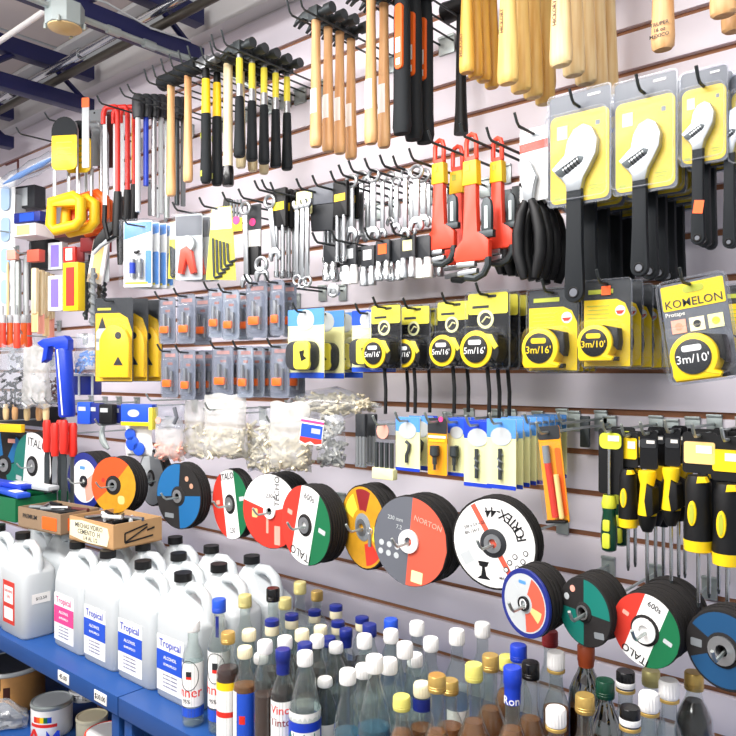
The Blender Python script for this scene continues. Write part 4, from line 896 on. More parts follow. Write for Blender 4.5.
def sd(px, yt, d, tagspec, hy0, hy1, r, style, sh_y, label, n, last, roll=0):
    k = mpp(px, d); P = W(px, yt, d); Z = lambda y: (yt-y)*k
    t = thing('screwdriver', label, 'screwdriver', P, roll=roll)
    tw, ty0, ty1, tm, hm = tagspec
    f = fac(px)
    mb = MB(); mb.prism(rr(tw*1.12*k/f, (max(ty1, hy0)-yt)*k*.98, .006, 0, -(max(ty1, hy0)-yt)*k*.5), .003, .006, hm); mb.prism(rr(tw*k/f, (ty1-ty0)*k, .004 if style != 'lime' else .01, 0, Z((ty0+ty1)/2)), .001, .0035, tm); mb.box((.15*tw*k/f, .0006, Z(ty0+(ty1-ty0)*.33)), (.5*tw*k/f, .0008, (ty1-ty0)*k*.35), 'paper'); mb.build('hanging_card', t)
    driver(t, 0, Z(hy0), Z(hy1), r, style, (sh_y-hy1)*k, Z(ty1))
    for c in t.children:
        if 'handle' in c.name or 'shaft' in c.name: c.location.y = -.004
    along(t, rail(px, yt, d, last, n), label, label.split('{')[0].strip(' ,') + ' stack', .01, .3)
    hook(Vector((P.x, 0, P.z-.006)), d+.02, 'grey hook of ' + label.split('{')[0].strip(' ,'), m='galv')
sd(610, 428, .25, (22, 433, 449, 'lime', 'black'), 495, 551, .0145, 'lime', 0, 'lime and dark green screwdriver with its handle hanging down, {} of two', 2, 622)
sd(629, 432, .24, (15, 438, 459, 'yellow', 'black'), 468, 528, .0165, 'black', 566, 'black screwdriver with yellow oval under a small yellow card, {} of two', 2, 636)
sd(648, 430, .26, (16, 439, 448, 'dark', 'blackgloss'), 470, 530, .0165, 'contour', 590, 'contoured yellow and black screwdriver, left stack, {} of three', 3, 664)
sd(672, 428, .26, (14, 438, 448, 'dark', 'blackgloss'), 467, 524, .016, 'contour', 580, 'contoured yellow and black screwdriver beside the peach card, {} of three', 3, 686)
sd(699, 432, .29, (31, 442, 464, 'peach', 'black'), 474, 552, .022, 'black', 602, 'large black screwdriver with yellow oval under the peach card, {} of four', 4, 729)
sd(728, 436, .29, (32, 450, 472, 'yellow', 'black'), 482, 566, .022, 'black', 638, 'large black screwdriver under the right-edge yellow card, {} of three', 3, 752)
# ------------------------------------------------------------ abrasive discs on hooks
def half(r, x0, x1, n=14):           # slice of a disc between x0 and x1
    x0, x1 = max(x0, -r), min(x1, r)
    top = [(x0+(x1-x0)*i/n, sqrt(max(0, r*r-(x0+(x1-x0)*i/n)**2))) for i in range(n+1)]
    bot = [(x, -z) for x, z in reversed(top)]
    o = []
    for p in top + bot:
        if not o or (abs(p[0]-o[-1][0]) + abs(p[1]-o[-1][1])) > 1e-5: o.append(p)
    if abs(o[0][0]-o[-1][0]) + abs(o[0][1]-o[-1][1]) < 1e-5: o.pop()
    return o
def sect(r0, r1, a0, a1, n=14):
    A = [R(a0+(a1-a0)*i/n) for i in range(n+1)]
    return [(r1*cos(a), r1*sin(a)) for a in A] + [(r0*cos(a), r0*sin(a)) for a in reversed(A)]
def rot(o, a): c, s = cos(R(a)), sin(R(a)); return [(x*c-z*s, x*s+z*c) for x, z in o]
def disc(r, label, design, texts=(), hub='abrasive', ring='satin', rim='abrasive', tilt=0, hubr=.3, thick=.006, rz=0, ringk=1.0, edge='abrasive'):
    t = thing('abrasive_disc', label, 'abrasive disc', (0, 0, 0), rz)
    mb = MB(); bo = .085*r/.1
    Q = Matrix.Rotation(pi/2, 4, 'X')
    mb.lathe([(bo*.13, -thick/2), (r-.001, -thick/2), (r, -thick/2+.001), (r, thick/2-.001), (r-.001, thick/2), (bo*.13, thick/2), (bo*.13, -thick/2)], rim, 36, Q); mb.build('disc_body', t)
    mb = MB(); y = -thick/2
    for out, m in design: mb.prism(rot(out, tilt), y-.0005, y+.0005, m); y -= .00006
    pl = mb.build('printed_label', t, smooth=False)
    y = -thick/2 - .0011
    for s, size, m, x, z, a in texts:
        c, sn = cos(R(tilt)), sin(R(tilt)); text(s, size, m, pl, (x*c-z*sn, y, x*sn+z*c), -R(a+tilt))
    mb = MB(); mb.lathe([(.012, .0), (.0125, .0045), (hubr*r*.6, .0045), (hubr*r, .0012), (hubr*r, 0)], hub, 24, Matrix.Translation((0, -thick/2, 0)) @ Q); mb.build('raised_hub', t)
    mb = MB(); mb.lathe([(.0095, 0), (.0095, .0055), ((.018*r/.1+.002)*ringk, .0055), ((.018*r/.1+.002)*ringk, 0)], ring, 20, Matrix.Translation((0, -thick/2, 0)) @ Q); mb.build('bore_ring', t)
    return t
PLAIN = {}
def discs(cx, cy, ry, rx, d, last, label, design, texts=(), n=None, side='abrasive', **kw):
    k = mpp(cx, d); r = ry*k; P = W(cx, cy, d)
    a = 0; best = 9                                       # swing that gives the width seen
    for i in range(-45, 46):
        e = abs(fac(cx, R(i)) - rx/ry)
        if e < best: best, a = e, i
    a = max(-24, min(30, a*.8))
    t = disc(r, label, design(r), [(s, z_*r, m, x*r, z*r, an) for s, z_, m, x, z, an in texts], rz=R(a), **kw); t.location = P
    dlst = max(dl(P.x, last - rx*.92), .04); step = .0085
    n = n or max(2, int((d - dlst)/step))
    mb = MB(); th = .0066
    mb.lathe([(.011, -th/2), (r*.985, -th/2), (r*.995, -th/2+.001), (r*.995, th/2-.001), (r*.985, th/2), (.011, th/2), (.011, -th/2)], side, 32, Matrix.Rotation(pi/2, 4, 'X'))
    p = mb.build('abrasive_disc'); g = 'plain edges of discs stacked behind the ' + label
    rnd = random.Random(int(cx)); l2 = 'disc edge behind the ' + label
    for i in range(1, n):
        o = p if i == 1 else p.copy()
        if i > 1: COL.objects.link(o)
        o.location = (P.x + (rnd.random()-.5)*.003, P.y + i*step + .0015, P.z + (rnd.random()-.5)*.004); o.rotation_euler = (0, 0, R(a)*max(0, 1-i*.03))
        tag(o, l2, 'abrasive disc', g)
    hook(Vector((P.x, 0, P.z-.004)), d+.045, 'grey hook through the ' + label, m='galv', tip=.02)
    return t
W1 = 'white'
def italo(r): return [(half(r*.985, -r, -r*.36), 'brick'), (half(r*.985, -r*.36, r*.36), 'white'), (half(r*.985, r*.36, r), 'green'), (rr(r*.2, r*.12, .002, -r*.66, r*.1), 'rose'), (rr(r*.26, r*.12, .002, r*.66, r*.1), 'lgrey')]
discs(5, 465, 34, 26, .27, 20, 'black, blue and teal disc cut by the left edge', lambda r: [(sect(r*.2, r*.97, -75, 10), 'teal'), (sect(r*.2, r*.97, 15, 60), 'cyanblue'), (sect(r*.2, r*.97, 100, 200), 'cyanblue'), (rr(r*.3, r*.12, .002, r*.3, r*.72), 'rose')], n=8)
discs(33, 466, 34, 20, .26, 48, 'white and green disc left of the red-handled chisels', lambda r: [(half(r*.985, -r, -r*.42), 'teal'), (half(r*.985, -r*.42, r), 'white'), (rr(r*.3, r*.14, .002, -r*.66, -r*.5), 'lgrey')], [('ITALO', .36, 'black', .18, .68, 0)], tilt=-8, n=7)
discs(85, 481, 29, 18, .29, 110, 'small blue-rimmed disc behind the orange and yellow one', lambda r: [(circ(r*.98, n=32), 'navyplastic'), (circ(r*.74, n=32), 'white'), (sect(r*.2, r*.7, -80, 30), 'rose'), (rr(r*.3, r*.12, .002, -r*.1, r*.45), 'skyblue')], hub='white', ring='blackgloss', hubr=.2, n=8)
discs(114, 485, 28.5, 24, .33, 152, 'orange and yellow disc above the cardboard box', lambda r: [(sect(r*.2, r*.985, 48, 218), 'vermilion'), (sect(r*.2, r*.985, 218, 408), 'ochre'), (rr(r*.3, r*.3, .01, r*.35, -r*.5), 'peach'), (circ(r*.08, -r*.45, r*.15), 'brick')], hubr=.34)
discs(152, 478, 28, 12, .17, 165, 'grey disc half hidden right of the orange one', lambda r: [(circ(r*.95, n=32), 'grey'), (sect(r*.3, r*.9, 100, 200), 'lgrey')], n=4)
discs(179, 496, 33, 23, .28, 212, 'black disc with bright blue sectors near the cardboard box', lambda r: [(sect(r*.22, r*.97, 85, 185), 'cyanblue'), (sect(r*.22, r*.97, -85, 5), 'cyanblue'), (rr(r*.16, r*.16, .02, r*.38, r*.55), 'skin'), (rr(r*.16, r*.16, .02, r*.58, r*.35), 'skin'), (rr(r*.4, r*.14, .002, -r*.4, -r*.62), 'grey')])
discs(231, 504, 35, 17, .24, 240, 'narrow red, white and green disc, leftmost of its kind', italo, [('ITALO', .26, 'black', 0, .78, 0), ('230', .2, 'dark', 0, -.75, 0)], tilt=12, n=4, hubr=.28)
discs(271, 511, 37.5, 29, .28, 298, 'large red and white disc under the bags', lambda r: [(sect(r*.12, r*.985, 14, 166), 'white'), (sect(r*.12, r*.985, 166, 374), 'brick'), (rr(r*.2, r*.24, .004, -r*.55, -r*.1), 'peach'), (rr(r*.08, r*.5, .002, -r*.1, -r*.35), 'rose'), (rr(r*.2, r*.5, .002, r*.25, -r*.62), 'rose')], [('TECHO', .24, 'dark', .25, .55, 90), ('230x3', .16, 'dark', .05, .4, 0)], hub='white', ring='white', hubr=.17, n=8)
discs(306, 525, 40, 24, .32, 345, 'large red, white and green disc at the centre left', italo, [('ITALO', .3, 'black', 0, -.76, 180), ('600s', .22, 'dark', 0, .72, 0)], tilt=-14, hubr=.28)
discs(364, 527, 42, 21, .28, 400, 'mottled yellow and brown disc near the centre', lambda r: [(circ(r*.96, n=36), 'ochre'), (sect(r*.4, r*.9, 70, 110), 'darkred'), (sect(r*.4, r*.9, -80, -40), 'brick'), (sect(r*.45, r*.85, 120, 160), 'lemon'), (sect(r*.45, r*.85, -30, 10), 'lemon')], hub='grey', hubr=.33)
discs(410, 541, 45, 37, .33, 466, 'big grey and salmon disc at the centre', lambda r: [(half(r*.985, -r, 0), 'greycard'), (half(r*.985, 0, r), 'salmon'), (rr(r*.3, r*.26, .002, r*.28, -r*.74), 'palelemon')] + [(circ(r*.07, -r*(.75-.22*(i % 3)), -r*(.2+.2*(i//3)), 10), 'lgrey') for i in range(6)], [('NORTON', .17, 'rose', .45, .5, -8), ('230 mm', .13, 'lgrey', -.42, .42, 0), ('7.2', .13, 'lgrey', -.3, .25, 0)], tilt=-6, hubr=.25, ringk=1.3, ring='white')
discs(494, 543, 46.5, 43, .31, 524, 'big white FORTEX disc with black rim', lambda r: [(circ(r*.95, n=40), 'white'), ([(-r*.06, 0), (r*.06, 0), (r*.06, -r*.93), (-r*.06, -r*.93)], 'salmon'), ([(-r*.06, 0), (r*.06, 0), (r*.06, r*.93), (-r*.06, r*.93)], 'salmon'), (rr(r*.26, r*.26, .002, -r*.73, -r*.0), 'lgrey')], [], tilt=32, n=4, hubr=.31, hub='dark')
t = [o for o in COL.objects if o.get('label', '').startswith('big white FORTEX')][0]; r = 46.5*mpp(494, .31)
pl = [c for c in t.children if c.name.startswith('printed')][0]
for i, ch in enumerate('FORTEX-44'):                       # curved, upside down along the upper right
    a = R(16 + 10.6*i); text(ch, r*.31, 'black', pl, (r*.68*cos(a), -.0042, r*.68*sin(a)), -(a + pi/2))
for j, (x, z) in enumerate(((.5, -.22), (.68, -.3), (.38, -.36), (.56, -.45), (.74, -.12), (.3, -.52))):
    mb = MB(); mb.prism(circ(r*.06, x*r, z*r, 12), -.0042, -.0036, 'dark'); mb.prism(circ(r*.04, x*r, z*r, 12), -.0044, -.004, 'white'); mb.build('pictogram', pl)
mb = MB(); mb.prism([(r*x, r*z) for x, z in ((-.36, -.42), (-.1, -.42), (-.14, -.52), (-.2, -.54), (-.16, -.72), (-.06, -.8), (-.38, -.8), (-.28, -.72), (-.26, -.54), (-.33, -.52))], -.0042, -.0036, 'black'); mb.build('emblem', pl)
text('230 x 3.0 x 22', r*.09, 'dark', pl, (-r*.45, -.0042, r*.35), -R(20)); text('EN 12413', r*.09, 'dark', pl, (-r*.5, -.0042, r*.2), -R(20)); text('MAX 80 m/s', r*.08, 'dark', pl, (r*.35, -.0042, -r*.72), 0)
discs(526, 603, 34, 22, .38, 567, 'small blue-rimmed disc right of the big white one', lambda r: [(circ(r*.99, n=36), 'navyplastic'), (circ(r*.86, n=36), 'lgrey'), (sect(r*.2, r*.82, -85, 70), 'salmon'), (circ(r*.3, n=24), 'lgrey'), (sect(r*.3, r*.7, -40, -10), 'peach'), (rr(r*.3, r*.1, .002, -r*.1, r*.6), 'skyblue'), (sect(r*.3, r*.75, 130, 230), 'lgrey')], hub='white', ring='blackgloss', rim='navyplastic', hubr=.16, side='abrasive')
discs(585, 612, 34, 24, .36, 626, 'small black and teal disc over the bottles', lambda r: [(sect(r*.3, r*.96, -8, 82), 'teal'), (sect(r*.3, r*.96, 172, 262), 'teal'), (rr(r*.36, r*.18, .002, r*.5, -r*.6), 'grey'), (rr(r*.2, r*.2, .02, -r*.35, r*.65), 'rose'), (rr(r*.2, r*.2, .02, -r*.62, r*.4), 'lgrey')], tilt=8, hubr=.3, side='abrasive')
discs(646, 630, 37, 33, .36, 706, 'small red, white and green disc below the screwdrivers', italo, [('ITALO', .3, 'black', 0, -.78, 180), ('600s', .22, 'dark', 0, .74, 0)], tilt=-22, hubr=.42, ringk=1.6, ring='white')
discs(724, 650, 40, 38, .36, 770, 'small black and blue disc at the right edge', lambda r: [(sect(r*.4, r*.93, 25, 150), 'deepblue'), (sect(r*.4, r*.93, 205, 330), 'deepblue'), (rr(r*.3, r*.2, .002, -r*.7, r*.0), 'grey')], hubr=.44, ringk=1.7)
# key ring on the mottled disc
P = W(371, 531, .335); mb = MB(); mb.tube([(.007*cos(2*pi*i/12), -.004, .007*sin(2*pi*i/12)) for i in range(12)], .0014, 'satin', 6, True); mb.prism(rr(.008, .03, .002, 0, -.02), -.006, -.003, 'satin')
o = mb.build('key'); o.location = P; tag(o, 'small silver key hanging on the hook before the yellow and brown disc', 'key')

# ------------------------------------------------------------ bags of wall plugs on the fourth row
def plugs(par, w, h, t_, n, m, seed, z0=.35, z1=.97, L=.022):
    rnd = random.Random(seed); mb = MB()
    for i in range(n):
        z = -h*(z0 + (z1-z0)*rnd.random()**.8); x = (rnd.random()-.5)*w*.82; y = (rnd.random()-.5)*t_*.62
        a, b = rnd.random()*6.3, rnd.random()*2 - 1; v = Vector((cos(a)*L*.5, sin(a)*L*.3, b*L*.5))
        mb.cyl(Vector((x, y, z))-v, Vector((x, y, z))+v, .0042, m, seg=6)
    o = mb.build('wall_plugs', par); o['kind'] = 'stuff'; return o
def bag(x0, x1, y0, y1, d, label, n=60, m='plug', t_=.06, seed=1, rz=.3, z0=.4, bm_='bag', roll=0, wtop=.9, name='plug_bag', cat='bag'):
    xc = (x0+x1)/2; k = mpp(xc, d); w, h = (x1-x0)*k/fac(xc, rz), (y1-y0)*k
    t = thing(name, label, cat, W(xc, y0, d), rz, roll=roll)
    mb = MB(); mb.pillow(w, h, t_, bm_, seed, wtop=wtop); mb.build('clear_bag', t, 80)
    if n: plugs(t, w, h, t_, n, m, seed, z0)
    hook(W(xc, y0+4, 0), d+.02, 'grey hook holding the ' + label, m='galv')
    return t
bag(184, 207, 400, 458, .2, 'small white bag of plugs beside the pink bag', 55, seed=3, t_=.05)
bag(203, 247, 394, 458, .27, 'large white plug bag, left of the two biggest', 110, seed=4, t_=.07, z0=.55)
bag(247, 280, 408, 472, .2, 'clear bag of cream wall plugs hanging between the two white bags', 140, seed=5, t_=.07, z0=.25, bm_='bagthin')
b4 = bag(268, 312, 402, 470, .29, 'large white bag of plugs with a blue and red header tag', 110, seed=6, t_=.075, z0=.5)
P = W(313, 419, .335); k = mpp(313, .335)
tg = thing('header_tag', 'blue, white and red printed tag stapled in front of the big white plug bag', 'tag', P, .3, roll=.12)
mb = MB(); mb.prism(rr(.062, .062, .002, 0, -.031), -.001, .001, 'white'); mb.prism(rr(.058, .032, .001, 0, -.03), -.0016, -.0008, 'blue'); mb.prism([(-.03, -.046), (.03, -.046), (.03, -.056), (.012, -.06), (0, -.054), (-.014, -.061), (-.03, -.056)], -.0018, -.0008, 'brick'); mb.box((0, -.0012, -.007), (.062, .001, .006), 'pink'); mb.box((.012, -.002, -.028), (.024, .0008, .012), 'lgrey'); mb.build('printed_card', tg)
bag(318, 345, 415, 466, .22, 'grey-brown bag of dark plugs behind the printed tag', 90, 'greyplug', .06, 7, z0=.1, bm_='bagthin')
# a bag lying over the hooks
P = W(334, 404, .16); t = thing('plug_bag', 'bag of cream plugs lying flat over the hooks under the blue-headed tapes', 'bag', P, .1)
mb = MB(); rnd = random.Random(2)
secs = []
for i in range(9):
    u = i/8; e = max(.12, sin(pi*min(1, u*1.1+.05))**.7) if u < .95 else .12
    secs.append((u, e))
tb = MB(); tb.loft([(0, 0, -.15 + .30*u, .075*e, .042*e*(1+.2*rnd.random())) for u, e in secs], 'bagthin', 14); o = tb.build('clear_bag', t, 80); o.rotation_euler = (pi/2, -.1, pi/2); o.location = (0, 0, .0)
tb = MB()
for i in range(170):
    x = (rnd.random()-.5)*.25; e = sin(pi*(x+.15)/.30)**.6; y = (rnd.random()-.5)*.1*e; z = (rnd.random()-.5)*.055*e; a = rnd.random()*6.3; v = Vector((cos(a), sin(a), rnd.random()-.5))*.011
    tb.cyl(Vector((x, y, z))-v, Vector((x, y, z))+v, .0042, 'plug', seg=6)
o = tb.build('wall_plugs', t); o['kind'] = 'stuff'
# the pink bag, the blue pack and the printed white bag
bag(155, 184, 417, 460, .26, 'white bag with pink pieces right of the blue printed bag', 40, 'rose', .05, 8, rz=.45, z0=.6)
P = W(170, 404, .27); t = thing('carded_tool', 'clear crumpled pack with a pink dot hanging over the white and pink bag', 'tool pack', P, .4)
mb = MB(); mb.pillow(.10, .075, .03, 'plasticgrey', 9, 8, 8); mb.build('clear_bag', t, 80); mb = MB(); mb.prism(circ(.010, -.03, -.05, 12), -.02, -.017, 'rose'); mb.tube([(.02, -.008, -.01), (.03, -.01, -.04), (.02, -.01, -.06)], .006, 'greycard', 6); mb.build('contents', t)
P = W(140, 404, .28); k = mpp(140, .28); t = thing('carded_tool', 'blue-topped yellow-edged pack over the white bag with blue print', 'tool pack', P, .4)
wv = 31*k/fac(140, .4); mb = MB(); mb.box((0, -.005, -9*k), (wv, .03, 18*k), 'blue', .003); mb.box((0, -.005, -19.5*k), (wv, .031, 4*k), 'yellow', .002); mb.box((wv*.46, -.006, -14*k), (wv*.12, .033, 22*k), 'lemon', .002); mb.prism(circ(.012, -.01, -9*k, 16, 1.8), -.0212, -.0198, 'lgrey'); mb.build('box_body', t)
t = bag(126, 152, 425, 456, .27, 'white bag with round blue print below the blue-topped pack', 0, rz=.4, t_=.03, seed=11, bm_='white', wtop=1)
k = mpp(139, .27)
for j, (x, z, r_) in enumerate(((-.02, -.03, .02), (-.012, -.058, .024), (.012, -.075, .022))):
    mb = MB(); mb.prism(circ(r_, x, z, 16), -.021, -.0165, 'blue', .002); mb.build('blue_print', t)
# navy packs left of it
for i, (x, y0, y1, d, m) in enumerate(((86, 402, 424, .27, 'blue'), (96, 403, 423, .25, 'navyplastic'), (108, 404, 424, .26, 'black'), (119, 405, 423, .22, 'navyplastic'))):
    k = mpp(x, d); t = thing('pouch_pack', ('bright blue small pouch beside the caulking gun', 'navy pouch second from the caulking gun', 'black pouch with a pale clip between navy pouches', 'navy pouch next to the blue-topped yellow pack')[i], 'pouch', W(x, y0, d), .4)
    mb = MB(); mb.box((0, 0, -(y1-y0)*k/2), (.055, .028, (y1-y0)*k), m, .005); mb.build('pouch', t)
    mb = MB(); mb.box((-.005, -.0145, -(y1-y0)*k*.3), (.03, .002, .014), 'lgrey'); mb.build('paper_label', t)
P = W(104, 424, .24); mb = MB(); mb.tube([(0, 0, .0), (-.008, -.004, -.03), (.0, -.006, -.055), (.018, -.004, -.075), (.03, 0, -.085)], [.006, .010, .012, .010, .005], 'galv', 8)
o = mb.build('trowel_blade'); o.location = P; tag(o, 'curved silver blade hanging under the black pouch', 'blade')
for i, (x, y) in enumerate(((92, 400), (106, 401), (120, 401), (138, 402))): hook(W(x, y, 0), .29, 'grey hook over the ' + ('bright blue pouch', 'black pouch', 'navy pouch', 'blue-topped pack')[i], m='galv')
# ------------------------------------------------------------ white plastic jugs on the shelf
def jug(label, lab=None):
    t = thing('plastic_jug', label, 'jug', group=None)
    mb = MB(); w, dp = .165, .102
    def ring(z, kx, ky, dx=0): return [(dx + x*kx, y*ky, z) for x, y in rr(w, dp, .022, n=4)]
    secs = [(0, .94, .92, 0), (.006, 1, 1, 0), (.185, 1, 1, 0), (.195, .97, .96, 0), (.208, .84, .86, -.012), (.222, .62, .72, -.026), (.240, .40, .52, -.034), (.256, .26, .38, -.036), (.262, .22, .33, -.036)]
    tb = bmesh.new(); rings = [[tb.verts.new(p) for p in ring(*s)] for s in secs]
    for a, b in zip(rings, rings[1:]):
        n = len(a)
        for i in range(n): tb.faces.new((a[i], a[(i+1) % n], b[(i+1) % n], b[i]))
    tb.faces.new(rings[0]); tb.faces.new(rings[-1]); bmesh.ops.recalc_face_normals(tb, faces=tb.faces[:]); mb._add(tb, 'jug')
    mb.cyl((-.036, 0, .258), (-.036, 0, .272), .017, 'jug', seg=16)
    mb.build('jug_body', t, 50)
    mb = MB(); mb.tube([(-.024, 0, .246), (-.004, 0, .262), (.028, 0, .264), (.054, 0, .25), (.068, 0, .22), (.069, 0, .185)], [.012, .013, .013, .013, .013, .013], 'jug', 10); mb.build('handle', t)
    mb = MB(); mb.cyl((-.036, 0, .272), (-.036, 0, .292), .0215, 'black', seg=20); mb.build('cap', t)
    if lab:
        y = -dp/2 - .0006
        mb = MB(); x0 = -.014
        if lab == 'red':
            mb.box((x0, y, .095), (.075, .001, .125), 'brick'); mb.box((x0, y-.0004, .118), (.058, .001, .05), 'white'); mb.box((x0, y-.0004, .062), (.058, .001, .035), 'white'); l = mb.build('label', t)
            text('KEROSENE', .010, 'brick', l, (x0, y-.0011, .128)); text('GAL', .012, 'brick', l, (x0, y-.0011, .112))
        else:
            c = 'pink' if lab == 'pink' else 'blue'
            mb.box((x0, y, .085), (.108, .001, .132), 'white'); mb.box((x0, y-.0004, .092), (.108, .001, .048), c); l = mb.build('label', t)
            text('Tropical', .026, 'royal' if c == 'blue' else 'pink', l, (x0, y-.0012, .133)); text('ALCOHOL', .011, 'white', l, (x0, y-.0012, .1)); text('ISOPROPILICO', .008, 'white', l, (x0, y-.0012, .084))
            for i in range(4): text('uso externo solamente', .006, 'inklilac', l, (x0, y-.0012, .06-.009*i))
    return t
JS = []
JX = (-1.548, -1.730, -1.910, -2.085)
jn = [('white jug with a blue label, right end of the front row, touching the bottles', 'blue'), ('white jug with a blue label, second from the right of the front row', 'blue'), ('white jug with a blue label under the end of the taped cardboard box', 'blue'), ('white jug with a pink label, right of the gap in the front row', 'pink')]
for x, (l, c) in zip(JX, jn): jug(l, c).location = (x, -.476, SH); JS.append(1)
j = jug('white jug with red-bordered label and side price sticker, left of the gap', 'red'); j.location = (-2.335, -.527, SH)
mb = MB(); mb.box((.0832, .0, .115), (.001, .055, .028), 'paper'); s_ = mb.build('price_sticker', j); text('$12.50', .012, 'dark', s_, (0, 0, 0)).rotation_euler = (0, 0, pi/2); s_.children[0].location = (.084, 0, .115)
jug('white jug at the far left edge beside the red-labelled one').location = (-2.516, -.527, SH)
j2 = jug('x'); pts = [(x, y) for y in (-.362, -.248) for x in JX]
ROW = ('middle', 'rear'); CL = ('rightmost', 'second from the right', 'third from the right', 'leftmost')
for i, (x, y) in enumerate(pts):
    o = j2 if i == 0 else copy_tree(j2); o.location = (x, y, SH); tag(o, f'white black-capped jug in the {ROW[i//4]} row, {CL[i%4]}', 'jug', 'white jugs behind the labelled front row')
for i, x in enumerate((-2.335, -2.516)):
    o = copy_tree(j2); o.location = (x, -.40, SH); tag(o, ('white jug behind the red-labelled jug', 'white jug in the far left corner behind the edge jug')[i], 'jug', 'white jugs behind the labelled front row')
for o in COL.objects:
    if o.name.startswith('plastic_jug'): o.scale = (1.05, 1.05, 1.05)
# ------------------------------------------------------------ boxes on top of the jugs
def carton(P, sx, sy, sz, rz, label, m='cardboard', tape_=True, name='cardboard_box'):
    t = thing(name, label, 'box', P, rz); th = .004
    mb = MB(); mb.box((0, 0, th/2), (sx, sy, th), m)
    for s in (-1, 1): mb.box((0, s*(sy/2-th/2), sz/2), (sx, th, sz), m); mb.box((s*(sx/2-th/2), 0, sz/2), (th, sy-2*th, sz), m)
    mb.build('box_body', t); return t
zt = SH + .2925*1.05 + .001
B = carton((-2.045, -.395, zt), .235, .165, .072, .04, 'brown cardboard box with a handwritten cream paper and black tape, on the jugs', 'cardboard')
mb = MB(); mb.prism([(-.11, .06), (-.05, .066), (.09, .058), (.098, .034), (.088, .006), (-.02, .004), (-.112, .014)], -.0842, -.0828, 'cream'); l = mb.build('paper_note', B)
text('MECHAS VIDRIO', .020, 'dark', l, (-.008, -.0845, .050)); text('CEMENTO  H', .020, 'dark', l, (-.008, -.0845, .032)); text('1/4 AL 1/2', .018, 'dark', l, (.0, -.0845, .015))
mb = MB()
for a, b in (((-.045, .016), (.03, .05)), ((-.045, .016), (-.045, .042)), ((-.045, .042), (.03, .058)), ((.03, .04), (.055, .045)), ((-.045, .014), (.05, .022))): mb.tube([(.1185, a[0], a[1]), (.1185, b[0], b[1])], .0025, 'black', 5)
mb.build('black_marking', B)
B2 = carton((-2.35, -.42, zt), .24, .14, .066, .1, 'flat brown cardboard box with an orange print, left of the handwritten one', 'cardboard2')
mb = MB(); mb.prism(rr(.08, .04, .004, .06, .03), -.0715, -.0698, 'orange'); l = mb.build('orange_print', B2)
mb = MB(); mb.box((.1205, 0, .03), (.001, .09, .04), 'orange'); mb.build('orange_print', B2)
text('PREMIUM', .02, 'dark', l, (-.05, -.0712, .04))
# small hardware lying in the two boxes
for nm, par, base, n, ms, lab in (('drill_bit', B, (-2.045, -.395, zt+.06), 9, ('steel', 'white', 'black', 'lgrey'), 'loose bit lying on top of the handwritten cardboard box'), ('drill_bit', B2, (-2.35, -.42, zt+.056), 8, ('grey', 'steel', 'black', 'maroon'), 'loose bit lying in the orange-printed cardboard box')):
    rnd = random.Random(n)
    mb = MB(); mb.box((0, 0, 0), (.22, .145 if par is B else .12, .012), 'black' if par is B2 else 'dark'); f_ = mb.build('bit_tray', par); f_.location = (0, 0, .05); tag_ = None
    for i in range(n):
        mb = MB(); a = rnd.random()*pi; L = .03 + rnd.random()*.02; v = Vector((cos(a)*L, sin(a)*L*.8, 0)); mb.cyl(-v, v, .006, ms[i % 4], seg=8)
        o = mb.build(nm); o.location = Vector(base) + Vector(((i/(n-1)-.5)*.17, (rnd.random()-.5)*.06, .003 + .006*(i % 3))); tag(o, lab, 'drill bit', 'loose bits in the ' + ('handwritten box' if par is B else 'orange-printed box'))
GB = carton((-2.69, -.40, zt), .30, .20, .08, .12, 'green and white box under the blue packets at the left edge', 'green')
mb = MB(); mb.box((-.09, -.1008, .04), (.04, .001, .08), 'white'); mb.build('white_panel', GB)
for i, (dx, dy, dz, rz_, m) in enumerate(((-.06, -.03, .108, .12, 'blue'), (.05, -.05, .109, -.05, 'blue'), (.0, .05, .108, .2, 'white'), (-.02, -.02, .126, .05, 'royal'), (.07, .02, .125, .16, 'lgrey'))):
    mb = MB(); mb.box((0, 0, 0), (.24, .045, .016), m, .004); mb.box((.05, 0, .0084), (.06, .03, .001), 'paper'); o = mb.build('blade_packet'); o.location = (-2.69+dx, -.40+dy, zt+dz-.02); o.rotation_euler = (0, 0, rz_)
    tag(o, ('blue flat packet on the green box, left', 'blue flat packet on the green box, front right', 'white packet at the back of the green box', 'deep blue packet lying across the top of the pile on the green box', 'pale grey packet on the right of the pile on the green box')[i], 'packet', 'flat packets on the green box')

# ------------------------------------------------------------ cans under the shelf
def can(P, r, h, label, body='white', lid='steel', rim='satin', extra=None, rz=0):
    t = thing('paint_can', label, 'can', P, rz)
    mb = MB(); mb.lathe([(0, 0), (r*.97, 0), (r, .004), (r, h-.004), (r*.98, h), (0, h)], body, 32); mb.build('can_body', t)
    mb = MB(); mb.lathe([(r*1.0, h-.010), (r*1.03, h-.006), (r*1.03, h), (r*1.0, h+.004), (r*.95, h+.004), (r*.93, h-.001)], rim, 32); mb.build('rim', t)
    mb = MB(); mb.lathe([(0, h+.001), (r*.9, h+.001), (r*.94, h+.003), (r*.94, h-.002), (0, h-.002)], lid, 32); mb.build('lid', t)
    return t
ZL = .31
def cat_(px, py, d): return W(px, py, d)
P = W(52, 700, .47); hgt = P.z - ZL; r = 19.5*mpp(52, .47)
c = can((P.x, P.y, ZL), r, hgt, 'white paint can with red and blue letters and a rainbow mark', 'white', 'lgrey', 'galv', rz=.62)
mb = MB()
for i, m in enumerate(('red', 'orange', 'yellow', 'green', 'blue')): mb.patch(r*1.004, r*1.004, hgt-.046, hgt-.028, -118+11*i, -107+11*i, m, n=3)
mb.patch(r*1.004, r*1.004, hgt-.060, hgt-.05, -132, -48, 'red'); l = mb.build('label', c)
